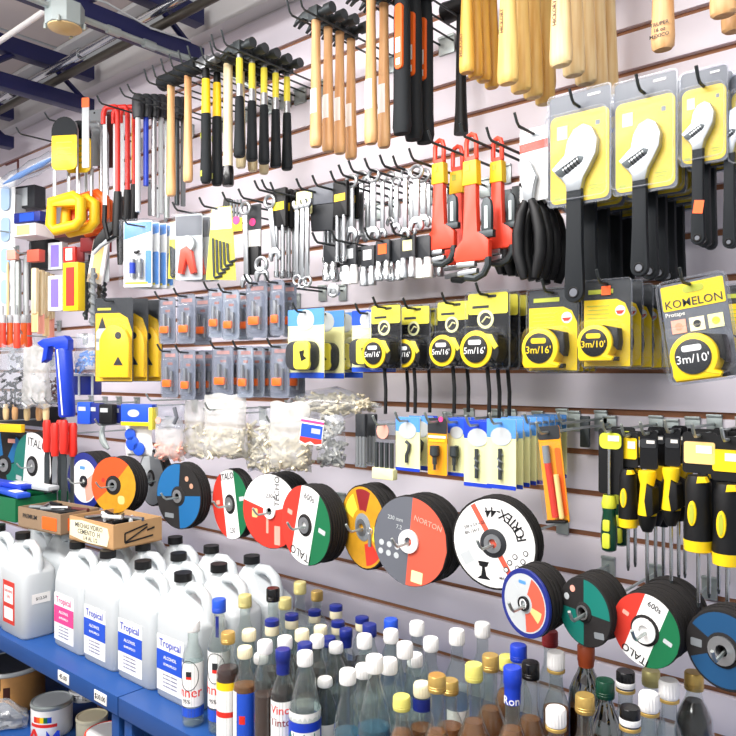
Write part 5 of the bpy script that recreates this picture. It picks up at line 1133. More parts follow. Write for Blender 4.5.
text('A', .085, 'red', l, (-.024, 0, hgt-.118), bend=0).location = (-.026*1.0, -r*1.003*.96, hgt-.098)
text('M', .085, 'royal', l, (.03, -r*.97, hgt-.098))
P = W(12, 664, .47); r = 32*mpp(14, .47); hgt = P.z - ZL
c = can((P.x-.01, P.y, ZL), r, hgt, 'large wood-patterned can with a dark lid, far left under the shelf', 'woodcan', 'dark', 'lgrey', rz=.6)
mb = MB()
for a, z in ((-130, .75), (-105, .6), (-85, .78), (-70, .55), (-120, .4)): mb.patch(r*1.004, r*1.004, hgt*z-.02, hgt*z+.02, a, a+11, 'brownlid', n=4)
mb.build('dark_pattern', c)
P = W(86, 693, .36); c = can((P.x, P.y, ZL+.1), 16*mpp(86, .36), P.z-ZL-.1, 'white can with small print behind the lettered can, just under the price tag', 'white', 'lgrey', 'lgrey', rz=.6); text('NET 1L', .02, 'dark', c, (0, -16*mpp(86, .36)*1.01, (P.z-ZL-.1)*.72))
P2 = W(92, 716, .40); can((P2.x, P2.y, ZL-.0), 15*mpp(92, .40), P2.z-ZL, 'cream can below the small-print white can', 'cream', 'cream', 'cream')
P = W(111, 700, .34); c = can((P.x, P.y, ZL+.09), 13*mpp(111, .34), P.z-ZL-.09, 'dark red topped can behind the shelf price tags', 'redor', 'brownlid', 'brownlid'); mb = MB(); q = 13*mpp(111, .34); mb.patch(q*1.005, q*1.005, .0, .02, -170, 10, 'orange'); mb.build('orange_band', c)
P = W(108, 732, .52); can((P.x, P.y, ZL), 22*mpp(108, .52), P.z-ZL, 'white can with red lid ring, lowest by the blue post', 'white', 'white', 'redor')
P = W(2, 698, .56); hh = P.z-ZL; t = thing('sack', 'grey crumpled plastic sack in the lower left corner', 'bag', P, .5)
mb = MB(); mb.pillow(.19, hh, .09, 'bagthin', 31, 9, 9, jag=.5, wtop=.35); mb.build('outer_bag', t, 25)
mb = MB(); mb.pillow(.15, hh*.82, .06, 'greycard', 32, 7, 7, jag=.6, wtop=.3); o = mb.build('contents', t, 25); o.location = (0, 0, -hh*.17)
for i, (x, d, r_, h_, m) in enumerate(((-2.0, -.2, .07, .16, 'woodcan'), (-2.25, -.15, .08, .2, 'maroon'), (-2.55, -.18, .09, .22, 'woodcan'), (-1.75, -.25, .07, .2, 'darkred'))):
    can((x, d, ZL), r_, h_, ('small wood-toned can deep under the shelf', 'maroon can deep under the shelf behind the cream can', 'wide wood-toned can in the far corner under the shelf', 'dark red can deep under the shelf right of the post')[i], m, 'dark', 'galv')
# ------------------------------------------------------------ bottles crowding the right shelf
PROF = {  # radius factor of body r or absolute neck, height fraction
 'liquor': [(1, .02), (1, .63), (.96, .67), (.74, .73), (.52, .78), ('n', .83), ('n', .90)],
 'pet':    [(1, .02), (.97, .2), (1, .50), (.95, .58), (.80, .68), (.60, .77), ('n', .85), ('n', .90)],
 'rum':    [(1, .02), (1, .42), (.97, .50), (.86, .56), (.62, .625), (.44, .68), ('n', .74), ('n', .90)],
 'vanilla':[(1, .02), (1, .66), (.9, .74), (.6, .81), ('n', .85), ('n', .89)],
 'port':   [(1, .02), (1, .66), (.93, .74), (.7, .80), (.5, .84), ('n', .88), ('n', .90)],
 'wine':   [(1, .02), (1, .58), (.9, .66), (.55, .73), ('n', .78), ('n', .93)],
}
CAPS = {'white': 'white', 'cream': 'cream', 'gold': 'gold', 'palegold': 'palegold', 'yellow': 'capyellow', 'blue': 'blue', 'royal': 'royal', 'navy': 'navyplastic', 'black': 'blackgloss', 'red': 'darkred', 'green': 'darkgreen'}
def bottle(H, r, kind, cap, liq, glass, lab, label, fill):
    t = thing('glass_bottle' if kind != 'pet' else 'plastic_bottle', label, 'bottle'); n = .0122
    P = [(n if a == 'n' else a*r, z*H) for a, z in PROF[kind]]
    mb = MB(); mb.lathe([(0, .002), (r*.86, 0), (r, .006)] + P + [(n+.0018, .90*H+.001), (n+.0018, .90*H+.004), (n, .90*H+.005), (n, .93*H)], glass, 24); mb.build('bottle_body', t, 50)
    if liq:
        zf = fill*H; Q = [(0, .005), (r*.9, .006)]; pr = (r*.93, .008)
        for a, z in P:
            a = a-.0022
            if z >= zf:
                f = (zf-pr[1])/(z-pr[1]); Q.append((pr[0]+(a-pr[0])*f, zf)); break
            Q.append((a, z)); pr = (a, z)
        Q.append((0, zf)); mb = MB(); mb.lathe(Q, liq, 20); mb.build('liquid', t, 50)
    rc = .0158; c0 = .905*H
    mb = MB()
    if cap == 'twotone':
        mb.lathe([(rc*.96, c0-.010), (rc*1.02, c0-.008), (rc*1.02, H-.012), (0, H-.012)], 'cream', 20); c = mb.build('cap', t)
        mb = MB(); mb.lathe([(rc*1.04, H-.013), (rc*1.06, H-.012), (rc*1.04, H-.001), (rc*.95, H), (0, H)], 'navyplastic', 20); mb.build('navy_top', c)
    elif cap.startswith('sleeve'):
        m = {'sleeve_blue': 'royal', 'sleeve_navy': 'navyplastic', 'sleeve_orange': 'rust', 'sleeve_cream': 'cream'}[cap]
        lo_ = .875 if 'orange' in cap else .80
        mb.lathe([(n+.0016, lo_*H), (n+.002, .88*H), (rc*.95, .905*H), (rc, .91*H), (rc, H-.002), (rc*.9, H), (0, H)], m, 20); mb.build('cap_sleeve', t)
    else:
        ring_ = cap.endswith('_ring'); cap = cap.replace('_ring', ''); m = CAPS[cap]
        if ring_:
            b_ = MB(); b_.lathe([(rc*.96, c0-.008), (rc*1.05, c0-.007), (rc*1.05, c0-.003), (rc*.96, c0-.002)], 'gold', 20); b_.build('neck_ring', t)
            if m == 'blackgloss': b_ = MB(); b_.lathe([(rc*1.01, c0+.001), (rc*1.04, c0+.002), (rc*1.04, c0+.010), (rc*1.01, c0+.011)], 'white', 20); b_.build('white_band', t)
        mb.lathe([(rc*.97, c0-.001), (rc, c0), (rc, H-.0025), (rc*.9, H), (0, H)], m, 24)
        if m in ('white', 'cream'):
            for k in range(20): a = 2*pi*k/20; mb.cyl((rc*cos(a), rc*sin(a), c0+.002), (rc*cos(a), rc*sin(a), H-.004), .0008, m, seg=4)
        else:
            for z in (c0+.005, c0+.009): mb.tube([(rc*cos(2*pi*k/18), rc*sin(2*pi*k/18), z) for k in range(18)], .0006, m, 4, True)
        mb.build('cap', t)
    if lab: lab(t, H, r)
    return t
def band(t, r, z0, z1, m, a0=-170, a1=10, name='label'):
    mb = MB(); mb.patch(r*1.006, r*1.006, z0, z1, a0, a1, m, n=14); return mb.build(name, t)
AX = 38                                                    # which way round the bottles face: towards the aisle
def L_script(t, H, r):
    l = band(t, r, .20*H, .62*H, 'white', -150, 80); R1 = r*1.012
    mb = MB(); mb.tube([(R1*sin(.95*cos(a)+.5), -R1*cos(.95*cos(a)+.5), .50*H + .034*sin(a)) for a in [2*pi*i/24 for i in range(24)]], .0008, 'black', 5, True); mb.build('ring_emblem', l)
    text('Inner', .032, 'red', l, (0, 0, .335*H), bend=R1).rotation_euler = (0, 0, .5); text('95%', .012, 'dark', l, (0, 0, .25*H), bend=R1).rotation_euler = (0, 0, .3)
    band(t, r*1.001, .10*H, .185*H, 'blue', -170, 100)
    mb = MB(); mb.patch(R1, R1, .49*H, .54*H, -75, -45, 'dark', n=5); mb.patch(R1, R1, .465*H, .49*H, -75, -45, 'red', n=5); mb.build('figure_emblem', l)
def L_yellowtop(t, H, r):
    l = band(t, r, .06*H, .54*H, 'white', -165, 60); band(t, r*1.003, .50*H, .57*H, 'yellow', -165, 60); band(t, r*1.003, .26*H, .31*H, 'red', -165, 60); band(t, r*1.004, .05*H, .50*H, 'black', 22, 60, 'side_stripe')
def L_blue(t, H, r):
    l = band(t, r, .06*H, .60*H, 'white', -150, -85); band(t, r*1.003, .06*H, .59*H, 'blue', -82, 60); band(t, r*1.006, .30*H, .38*H, 'red', -70, -40)
def L_pink(t, H, r):
    l = band(t, r, .04*H, .62*H, 'paper', -160, 90); band(t, r*1.003, .58*H, .62*H, 'salmon', -160, 90)
    for z in (.53, .48, .43): text('extracto natural', .009, 'salmon', l, (0, 0, z*H), bend=r*1.012).rotation_euler = (0, 0, .6)
def L_redscript(t, H, r):
    l = band(t, r, .05*H, .60*H, 'white', -160, 90); text('Vino', .024, 'red', l, (0, 0, .53*H), bend=r*1.012).rotation_euler = (0, 0, .55); text('Tinto', .022, 'darkred', l, (0, 0, .43*H), bend=r*1.012).rotation_euler = (0, 0, .55)
def L_wave(t, H, r):
    l = band(t, r*.98, .50*H, .57*H, 'white', -170, 100); band(t, r*1.003, .30*H, .50*H, 'royal', -170, 100); band(t, r*1.006, .30*H, .43*H, 'white', -100, 20); text('Alcohol', .020, 'teal', l, (0, 0, .39*H), bend=r*1.02).rotation_euler = (0, 0, .5)
def L_bluepet(t, H, r): band(t, r, .25*H, .52*H, 'royal', -120, -20); band(t, r*1.003, .25*H, .47*H, 'skyblue', -20, 60)
def L_white(t, H, r): band(t, r, .12*H, .5*H, 'paper', -150, 80)
def L_tag(t, H, r): band(t, r, .26*H, .46*H, 'paper', -110, 60)
def L_strip(t, H, r): mb = MB(); mb.patch(.0128, .0128, .72*H, .88*H, -75, -40, 'navyplastic', n=4); mb.build('neck_strip', t); L_script(t, H, r)
def L_neck(t, H, r): mb = MB(); mb.patch(.0175, .0175, .80*H, .895*H, -170, 10, 'navyplastic', n=10); mb.build('neck_band', t)
def L_ron(t, H, r): text('Ron', .020, 'white', t, (0, 0, .825*H), bend=.0156).rotation_euler = (0, 0, .35)
g, gg = 'glass', 'glassgreen'
BT = [
 (193, 621, .285, 'liquor', 'white', 'water', g, L_script, .6, 'clear bottle with a white ringed label and red script, leftmost of the front row'),
 (219, 599, .30, 'liquor', 'blue', 'water', g, L_strip, .55, 'clear bottle with a blue cap and navy neck strip beside the front jug'),
 (228, 632, .275, 'liquor', 'gold', 'redrum', g, L_yellowtop, .68, 'dark red liquor bottle with gold cap and a white label topped in yellow'),
 (245, 595, .29, 'liquor', 'palegold', None, g, None, .5, 'clear empty-looking bottle with a pale gold cap behind the red liquor bottle'),
 (249, 630, .26, 'vanilla', 'cream', None, g, None, .5, 'clear bottle with a cream cap between the pale gold cap and the blue-labelled brown one'),
 (245, 647, .27, 'liquor', 'cream', 'rumlight', g, L_blue, .64, 'amber bottle with a cream cap and a blue label in the front row'),
 (261, 654, .27, 'liquor', 'white', 'cola', g, L_pink, .64, 'dark liquid bottle with white cap and a cream label banded pink'),
 (265, 641, .26, 'vanilla', 'white', 'vanilla', g, None, .56, 'dark bottle with white cap just behind the pink-banded label'),
 (272, 619.5, .275, 'vanilla', 'twotone', 'vanilla', g, None, .56, 'dark bottle with a navy-topped cream cap, leftmost of that kind'),
 (273, 588, .31, 'liquor', 'black', None, g, None, .5, 'tall clear bottle with a black cap next to the jugs'),
 (285, 598, .29, 'liquor', 'palegold', None, g, None, .5, 'clear bottle with pale gold cap right of the tall black-capped one'),
 (300, 582, .31, 'liquor', 'palegold', 'water', g, None, .6, 'tall clear bottle with a pale gold cap, highest left of the wall groove'),
 (317, 591, .29, 'liquor', 'gold', 'water', g, None, .6, 'clear bottle with a gold cap under the thick red, white and green disc'),
 (291.7, 614, .27, 'vanilla', 'twotone', 'vanilla', g, None, .56, 'dark bottle with a navy-topped cream cap, below the pale gold caps'),
 (314.5, 610, .27, 'vanilla', 'twotone', 'vanilla', g, None, .56, 'dark bottle with a navy-topped cream cap, below the gold cap'),
 (302, 630, .26, 'vanilla', 'cream', 'vanilla', g, None, .56, 'dark bottle with cream pointed cap in the middle of the navy-topped group'),
 (285, 637, .26, 'vanilla', 'white', 'vanilla', g, None, .56, 'dark bottle with white cap straight behind the royal blue sleeve'),
 (283, 649, .275, 'liquor', 'sleeve_navy', 'cola', g, L_redscript, .66, 'dark wine bottle with a royal blue neck sleeve and red script label'),
 (305, 643, .27, 'vanilla', 'navy', 'vanilla', g, None, .56, 'dark bottle with a plain blue cap peeping behind a big white cap'),
 (305, 652, .29, 'pet', 'white', 'water', g, L_wave, .6, 'large clear plastic bottle with white cap and a blue wave label'),
 (320.6, 626, .26, 'vanilla', 'cream', 'vanilla', g, None, .56, 'dark bottle with cream cap behind the white caps, right of the navy-topped ones'),
 (317, 636, .26, 'vanilla', 'white', 'cola', g, None, .6, 'dark bottle with white cap partly behind the first large white cap'),
 (325, 678, .255, 'pet', 'white', 'water', g, L_tag, .3, 'clear small plastic bottle with white cap, front row right of the blue wave label'),
 (336, 605, .275, 'vanilla', 'twotone', 'vanilla', g, None, .56, 'dark bottle with navy-topped cream cap, rearmost at the wall'),
 (338, 621, .265, 'vanilla', 'twotone', 'vanilla', g, None, .56, 'dark bottle with navy-topped cream cap, in front of the rearmost one'),
 (362, 617, .265, 'vanilla', 'twotone', 'vanilla', g, None, .56, 'dark bottle with navy-topped cream cap, the rightmost of its kind'),
 (369.5, 624, .255, 'vanilla', 'navy', 'vanilla', g, None, .56, 'dark bottle with a solid navy cap right of the rightmost two-coloured cap'),
 (346, 629, .27, 'liquor', 'sleeve_navy', 'cola', g, None, .6, 'dark bottle with a long navy neck sleeve in the middle of the crowd'),
 (329, 637, .26, 'vanilla', 'navy', 'vanilla', g, None, .56, 'dark bottle with a low navy cap between white caps'),
 (336, 643, .27, 'pet', 'white', 'water', g, None, .5, 'clear plastic bottle with white cap in front of the long navy sleeve'),
 (364.5, 635, .27, 'pet', 'white', 'water', g, None, .5, 'clear plastic bottle with white cap, below the solid navy cap'),
 (391, 619, .28, 'liquor', 'blue', None, g, None, .5, 'clear bottle with a bright blue cap behind a white cap near the groove'),
 (391, 630, .27, 'pet', 'white', 'water', g, None, .5, 'clear bottle with white cap straight in front of the bright blue cap'),
 (417, 622, .28, 'liquor', 'white', 'water', g, None, .6, 'clear bottle with white cap, right of the bright blue cap at the back'),
 (431, 638, .27, 'liquor', 'white', 'water', g, None, .6, 'clear bottle with white cap at the back, second right of the bright blue cap'),
 (405, 643, .285, 'pet', 'white', 'water', g, None, .5, 'clear bottle with white cap, between the back row and the cream-capped one'),
 (374.5, 656, .29, 'pet', 'white', 'aqua', g, L_bluepet, .56, 'large clear bottle with pale blue liquid and white cap, centre front'),
 (347.7, 670, .255, 'pet', 'white', 'aqua', g, L_tag, .54, 'small bottle with low blue liquid left of the large pale blue one'),
 (363.6, 665, .24, 'vanilla', 'white', 'water', g, None, .5, 'clear bottle with white cap half hidden left of the large pale blue bottle'),
 (389, 659, .26, 'vanilla', 'white', 'water', g, None, .5, 'clear bottle with white cap half hidden right of the large pale blue bottle'),
 (457, 630, .29, 'liquor', 'white', 'water', g, L_tag, .6, 'clear bottle with white cap under the big white disc'),
 (415, 654, .245, 'vanilla', 'white', 'water', g, None, .5, 'short clear bottle with white cap behind the navy-necked one'),
 (401.7, 696, .245, 'liquor', 'yellow', 'rumlight', g, None, .74, 'short amber bottle with a yellow cap at the front edge'),
 (437, 675, .28, 'rum', 'gold', 'rum', g, None, .66, 'bulbous amber rum bottle with an orange-gold cap in the front row'),
 (450, 680, .25, 'liquor', 'gold', 'rum', g, None, .66, 'amber bottle with a gold cap tucked behind the orange-gold one'),
 (422, 683, .24, 'vanilla', 'cream', 'rum', g, L_neck, .66, 'amber bottle with cream cap and navy neck band'),
 (482.5, 623, .29, 'liquor', 'white', 'water', g, None, .6, 'clear bottle with white cap against the wall, under the small blue-rimmed disc'),
 (474, 664, .30, 'rum', 'yellow', 'rum', g, None, .66, 'bulbous rum bottle with a yellow-green cap in the front row'),
 (490.5, 655, .29, 'rum', 'gold', 'rum', g, None, .66, 'rum bottle with pale gold cap behind the yellow-green capped one'),
 (507, 656, .27, 'liquor', 'yellow', 'rumlight', g, None, .74, 'bottle with yellowish cap almost hidden behind the blue caps'),
 (518.5, 645, .30, 'liquor', 'royal', None, g, None, .5, 'clear bottle with a royal blue cap behind the blue-sleeved rum'),
 (512.5, 667, .31, 'rum', 'sleeve_blue', 'rum', g, L_ron, .66, 'round rum bottle with a long bright blue printed neck sleeve'),
 (530.6, 662, .29, 'rum', 'black', 'rum', g, None, .66, 'rum bottle with a black cap right of the blue sleeve'),
 (550, 631, .30, 'liquor', 'red', None, g, None, .5, 'clear bottle with a dark red cap just under the small blue-rimmed disc'),
 (556, 652, .30, 'liquor', 'white_ring', 'rum', g, None, .66, 'clear-necked bottle with white cap left of the orange-sealed wine'),
 (586, 645, .32, 'port', 'sleeve_orange', 'cola', gg, None, .8, 'dark wine bottle with an orange neck seal under the teal disc'),
 (605, 680, .30, 'port', 'green', 'cola', gg, None, .8, 'dark green bottle with a dark cap right of the orange-sealed wine'),
 (585, 695, .28, 'liquor', 'gold', 'rumlight', g, None, .74, 'bottle with a bright gold cap in front of the wine bottles'),
 (556, 708, .28, 'liquor', 'white_ring', 'rumlight', g, None, .74, 'bottle with a dripped white cap and gold ring, lower front beside the gold cap'),
 (625.5, 671, .30, 'liquor', 'black_ring', 'water', g, None, .4, 'clear bottle with a black and white cap below the red, white and green disc'),
 (649, 693, .29, 'liquor', 'white_ring', 'water', g, None, .4, 'clear bottle with white cap and gold neck ring, left of the last white cap'),
 (669, 680, .29, 'liquor', 'white_ring', 'water', g, None, .4, 'clear bottle with white cap, the rightmost white one'),
 (630, 707, .29, 'liquor', 'black_ring', 'rumlight', g, None, .74, 'bottle with a black and white cap and gold neck ring at the bottom edge'),
 (651, 670, .28, 'liquor', 'palegold', None, g, None, .5, 'clear bottle standing under the small red, white and green disc at the back'),
 (694, 672, .31, 'port', 'gold', 'cola', g, None, .84, 'dark-filled bottle with a gold cap at the right, below the black and blue disc'),
]
NB = len(BT); ds = []; rad = []
for b in BT:
    r = ray(b[0], b[1]); ds.append(min(.56, D - r.y*(-.818 + b[2])/r.z)); rad.append({'rum': .0355, 'pet': .0325, 'port': .032, 'wine': .030, 'liquor': .0252, 'vanilla': .0235}[b[3]] * (.86 if b[2] < .257 and b[3] == 'pet' else 1))
def bp(i, d): r = ray(BT[i][0], 0); return Vector((r.x*(D-d)/r.y, -d))
for it in range(900):                                       # settle the bottles so that no two stand in the same spot
    for i in range(NB):
        for j in range(i):
            a, b = bp(i, ds[i]), bp(j, ds[j]); v = a-b; m_ = rad[i]+rad[j]+.001 - v.length
            if m_ > 0:
                s_ = 1 if ds[i] >= ds[j] else -1
                ds[i] = min(.562, max(.05, ds[i] + s_*m_*.35)); ds[j] = min(.562, max(.05, ds[j] - s_*m_*.35))
left = 0
for i, (px, py, H0, kind, cap, liq, gl, lab, fill, txt) in enumerate(BT):
    r_ = ray(px, py); H = .818 + r_.z*(D-ds[i])/r_.y; p_ = bp(i, ds[i])
    for j in range(i):
        ov = rad[i]+rad[j] - (p_-bp(j, ds[j])).length
        if ov > .004: print('BOTTLE OVERLAP', i, j, round(ov, 3))
    if not .2 < H < .37: print('BOTTLE HEIGHT', i, round(H, 3), round(ds[i], 3))
    t = bottle(H, rad[i], kind, cap, liq, gl, lab, txt, fill); t.location = (p_.x, p_.y, SH+.0005); t['group'] = 'bottles crowding the right shelf'
# ------------------------------------------------------------ saws and clutter at the left end
def hacksaw(P, label, hm, L, rz=.55, fm='steel', card=True, wd=.085, group=None, fr=.005):
    t = thing('hacksaw', label, 'saw', P, rz)
    mb = MB(); mb.tube([(-wd*.5, 0, -L), (-wd*.5, 0, -.03), (-wd*.42, 0, -.006), (-wd*.3, 0, 0), (wd*.3, 0, 0), (wd*.42, 0, -.006), (wd*.5, 0, -.03), (wd*.5, 0, -L*.98)], fr, fm, 8); mb.build('frame', t)
    mb = MB(); mb.box((-wd*.5, -.002, -L*.55), (.012, .0015, L*.8), 'lgrey'); mb.build('blade', t)
    hz = -L; w2 = wd*.62
    mb = MB(); pts = [(-w2, hz+.01), (w2*.6, hz+.028), (w2*1.05, hz+.012), (w2*1.05, hz-.055), (w2*.7, hz-.075), (-w2*.8, hz-.09), (-w2*1.1, hz-.07)]
    mb.tube([(x, 0, z) for x, z in pts], .019, hm, 10, True); mb.box((-w2*.05, 0, hz+.006), (w2*1.9, .03, .03), hm, .008); mb.build('handle', t)
    if card:
        mb = MB(); mb.prism(rr(wd*1.12, .13, .02, 0, -.105), -.012, -.010, 'yellow', .001); mb.prism([(wd*.56*cos(R(a)), -.035+.05*sin(R(a))) for a in range(0, 181, 15)] + [(-wd*.56, -.05), (wd*.56, -.05)], -.0122, -.0098, 'rubber')
        for i in range(4): mb.box((0, -.0126, -.075-.02*i), (wd*(.7-.1*(i % 2)), .0006, .005), 'olive')
        mb.build('paper_sleeve', t)
    return t
k = mpp(64, .30); P = W(66, 122, .33); t = hacksaw(P, 'x', 'yellow2', 80*k)
along(t, rail(66, 122, .33, 80, 2), 'yellow-handled hacksaw with a yellow card sleeve, {} of two', 'yellow-handled hacksaws')
P = W(90, 122, .24); hacksaw(P, 'orange-handled hacksaw with a pale panel blade beside the yellow ones', 'orange', 80*mpp(90, .24), card=False)
P = W(97, 128, .18); hacksaw(P, 'second orange-handled hacksaw, deeper on the hook', 'orange', 80*mpp(97, .18), card=False)
hook(W(66, 124, .3), .36, 'grey hook holding the yellow hacksaws'); hook(W(37, 138, .3), .36, 'bare grey hook left of the yellow hacksaws')
# red bow saws
for i, (x, d, yb, l) in enumerate(((116, .30, 214, 'red tubular hacksaw frame with a black handle, front'), (126, .24, 212, 'red tubular hacksaw frame with a black handle, middle'), (133, .18, 205, 'red tubular hacksaw frame, rearmost'))):
    P = W(x-4, 107, d); kk = mpp(x, d)
    t = thing('bow_saw', l, 'saw', P, .5); L = (yb-107)*kk; wd = .062
    mb = MB(); mb.tube([(-wd*.5, 0, -.055), (-wd*.5, 0, -.02), (-wd*.42, 0, -.006), (-wd*.3, 0, 0), (wd*.2, 0, 0), (wd*.3, 0, -.008), (wd*.34, 0, -.03), (wd*.34, 0, -L*.8)], .0085, 'red', 10); mb.build('frame', t)
    mb = MB(); mb.box((-wd*.42, 0, -L*.5), (.014, .0015, L*.84), 'lgrey'); mb.build('blade', t)
    mb = MB(); mb.loft([(wd*.34, 0, -L*.8, .012, .011), (wd*.34, 0, -L*.86, .014, .012), (wd*.3, 0, -L*1.1, .015, .013), (wd*.26, 0, -L*1.22, .012, .011)], 'black', 12); mb.tube([(wd*.3, 0, -L*1.2), (-wd*.2, 0, -L*1.25), (-wd*.45, 0, -L*1.08), (-wd*.42, 0, -L*.92)], .008, 'black', 8); mb.build('handle', t)
hook(W(116, 108, .3), .35, 'grey hook holding the red hacksaw frames')
# yellow rule, handsaw panels
def stick(x, y0, y1, d, wpx, m, label, name, cat, th=.004, rz=.5, m2=None):
    kk = mpp(x, d); w_ = wpx*kk/fac(x, rz); h = (y1-y0)*kk
    mb = MB(); mb.prism(rr(w_, h, min(.004, w_*.3), 0, -h/2), -th, 0, m, min(.001, th*.3)); mb.prism(circ(.004, 0, -.012, 10), -th-.0006, -th+.001, 'black')
    if m2: mb.prism(rr(w_*1.02, h*.14, .003, 0, -h*.07), -th-.001, .001, m2)
    o = mb.build(name); o.location = W(x, y0, d); o.rotation_euler = (0, 0, rz); return tag(o, label, cat)
stick(135, 117, 180, .16, 6, 'yellow', 'flat yellow stick hanging right of the red saw frames', 'measuring_stick', 'ruler')
stick(86, 98, 168, .3, 7, 'lgrey', 'pale handsaw blade with an orange tip above the yellow hacksaws', 'saw_blade', 'saw', m2='orange')
stick(95, 110, 166, .2, 17, 'grey', 'wide grey saw panel behind the orange-handled hacksaw', 'saw_blade', 'saw')
stick(109, 112, 168, .14, 22, 'maroon', 'brown card panel behind the red saw frames', 'card_panel', 'card')
stick(107, 200, 282, .18, 5, 'lgrey', 'long white strip below the black saw handles', 'blade_strip', 'strip')
for i, (x, y0, y1, d, m) in enumerate(((92, 168, 200, .2, 'galv'), (101, 170, 205, .15, 'woodpale'), (138, 180, 215, .15, 'lgrey'), (150, 180, 216, .12, 'grey'), (158, 185, 218, .14, 'lgrey'), (166, 196, 222, .12, 'grey'))):
    stick(x, y0, y1, d, 3.5, m, 'thin ' + ('metal strip under the orange saws', 'wooden strip left of the red saw frames', 'white rod under the yellow stick', 'grey rod under the blue-handled hammer', 'pale rod above the tall clear packs', 'dull rod under the leftmost mallet')[i], 'strip', 'strip')
# pale plastic wrap and blue poster at the far left
P = W(30, 170, .22); t = thing('plastic_wrap', 'pale blue translucent plastic bag folded over a hook at the upper left', 'bag', P, .5)
mb = MB(); mb.loft([(0, 0, -.16 + .32*u, .035*e, .03*e) for u, e in ((0, .2), (.1, .7), (.25, .9), (.4, .75), (.55, 1), (.7, .8), (.85, .9), (1, .3))], 'bagthin', 12); o = mb.build('bag_fold', t, 80); o.rotation_euler = (0, R(68), 0)
mb = MB(); mb.loft([(0, 0, -.15 + .30*u, .03*e, .025*e) for u, e in ((0, .2), (.3, .9), (.5, .7), (.7, .9), (1, .2))], 'skyblue', 8); o = mb.build('contents', t, 80); o.rotation_euler = (0, R(68), 0); o.scale = (.5, .5, .9)
P = W(4, 178, .24); kk = mpp(4, .24); t = thing('poster_bag', 'tall white and blue printed bag hanging at the far left edge', 'bag', P, .3)
mb = MB(); mb.pillow(.13, 150*kk, .02, 'white', 5, 8, 10); mb.build('bag_body', t, 80)
for i in range(4): mb = MB(); mb.prism(rr(.05, .1, .02, .02, -.09-.13*i), -.0125, -.009, 'paleblue'); mb.build('blue_print', t)
small_late = [(46, 240, 270, 16, .2, 'black', 'black box below the white and orange small box', None, .06), (66, 232, 240, 60, .12, 'maroon', 'brown board running behind the yellow hacksaw handles', None, .10), (25, 188, 210, 30, .16, 'dark', 'dark boxed tool under the pale plastic bag', 'lgrey', .06), (96, 238, 252, 22, .16, 'darkred', 'dark red box above the twisted drill bits', None, .05), (14, 196, 222, 14, .2, 'lgrey', 'pale grey clear-wrapped pack beside the blue printed bag', 'grey', .05)]
# orange corner rail
mb = MB(); mb.tube([(0, 0, -.08), (0, 0, 0), (-.12, 0, 0)], .005, 'maroon', 8); o = mb.build('wire_rail'); o.location = W(18, 160, .12); tag(o, 'thin rusty wire bent at a corner above the pale plastic bag', 'wire')
# boxes and small cards on hooks under the saws
def small_box(x, y0, y1, wpx, d, m, label, m2=None, dep=.05, rz=.3, name='small_box', cat='box'):
    kk = mpp(x, d); w_ = wpx*kk/fac(x, rz); h = (y1-y0)*kk
    t = thing(name, label, cat, W(x, y0, d), rz)
    mb = MB(); mb.box((0, 0, -h/2), (w_, dep, h), m, .002); mb.build('box_body', t)
    if m2: mb = MB(); mb.box((0, -dep/2-.0006, -h*.5), (w_*.55, .001, h*.8), m2); mb.build('printed_panel', t)
    return t
small_box(33, 226, 238, 24, .3, 'white', 'white and orange small box on a hook under the pale plastic bag', 'peach', .09)
small_box(13, 250, 260, 9, .30, 'rose', 'tiny orange price block at the far left', None, .02)
small_box(36, 250, 262, 12, .3, 'salmon', 'orange price block over the wooden putty knives', None, .03)
small_box(35, 214, 224, 26, .24, 'navyplastic', 'dark blue narrow box behind the white and orange one', 'blue', .08)
small_box(74, 263, 311, 15, .29, 'yellow', 'tall yellow box with a red-orange panel, below the yellow hacksaws', 'brick', .035)
small_box(70, 247, 262, 12, .24, 'red', 'small red card above the tall yellow box', 'paper', .01)
small_box(80, 247, 262, 8, .18, 'darkred', 'dark red card right of the small red card', None, .01)
small_box(58, 276, 311, 14, .28, 'white', 'white pack with orange and purple print left of the yellow box', 'purple', .03)
small_box(58, 243, 270, 14, .24, 'lgrey', 'crumpled clear pack hanging above the white and purple one', 'purple', .03)
for a_ in small_late: small_box(*a_)
t = small_box(102, 240, 284, 14, .2, 'white', 'white tilted card with an orange edge left of the tall clear packs', 'peach', .01)
t.rotation_euler = (0, .2, .4)
P = W(106, 222, .24); t = thing('pruning_tool', 'black angled tool with a pale hooked blade below the red saws', 'cutter', P, .5)
mb = MB(); mb.prism([(-.04, -.06), (.01, -.005), (.03, 0), (.03, -.03), (-.01, -.075), (-.05, -.10)], -.01, .01, 'black', .003); mb.build('body', t); mb = MB(); mb.tube([(-.05, 0, -.11), (-.02, 0, -.08), (.03, 0, -.055), (.06, 0, -.05)], [.006, .010, .009, .004], 'lgrey', 8); mb.build('blade', t)
P = W(120, 222, .2); t = thing('pruning_tool', 'black-gripped cutter hanging straight behind the angled one', 'cutter', P, .5)
mb = MB(); mb.loft([(0, 0, 0, .009, .009), (0, 0, -.05, .013, .012), (.004, 0, -.12, .014, .012), (.0, 0, -.15, .008, .008)], 'black', 12); mb.build('grip', t); mb = MB(); mb.cyl((0, 0, 0), (0, 0, .05), .005, 'steel'); mb.build('blade', t)
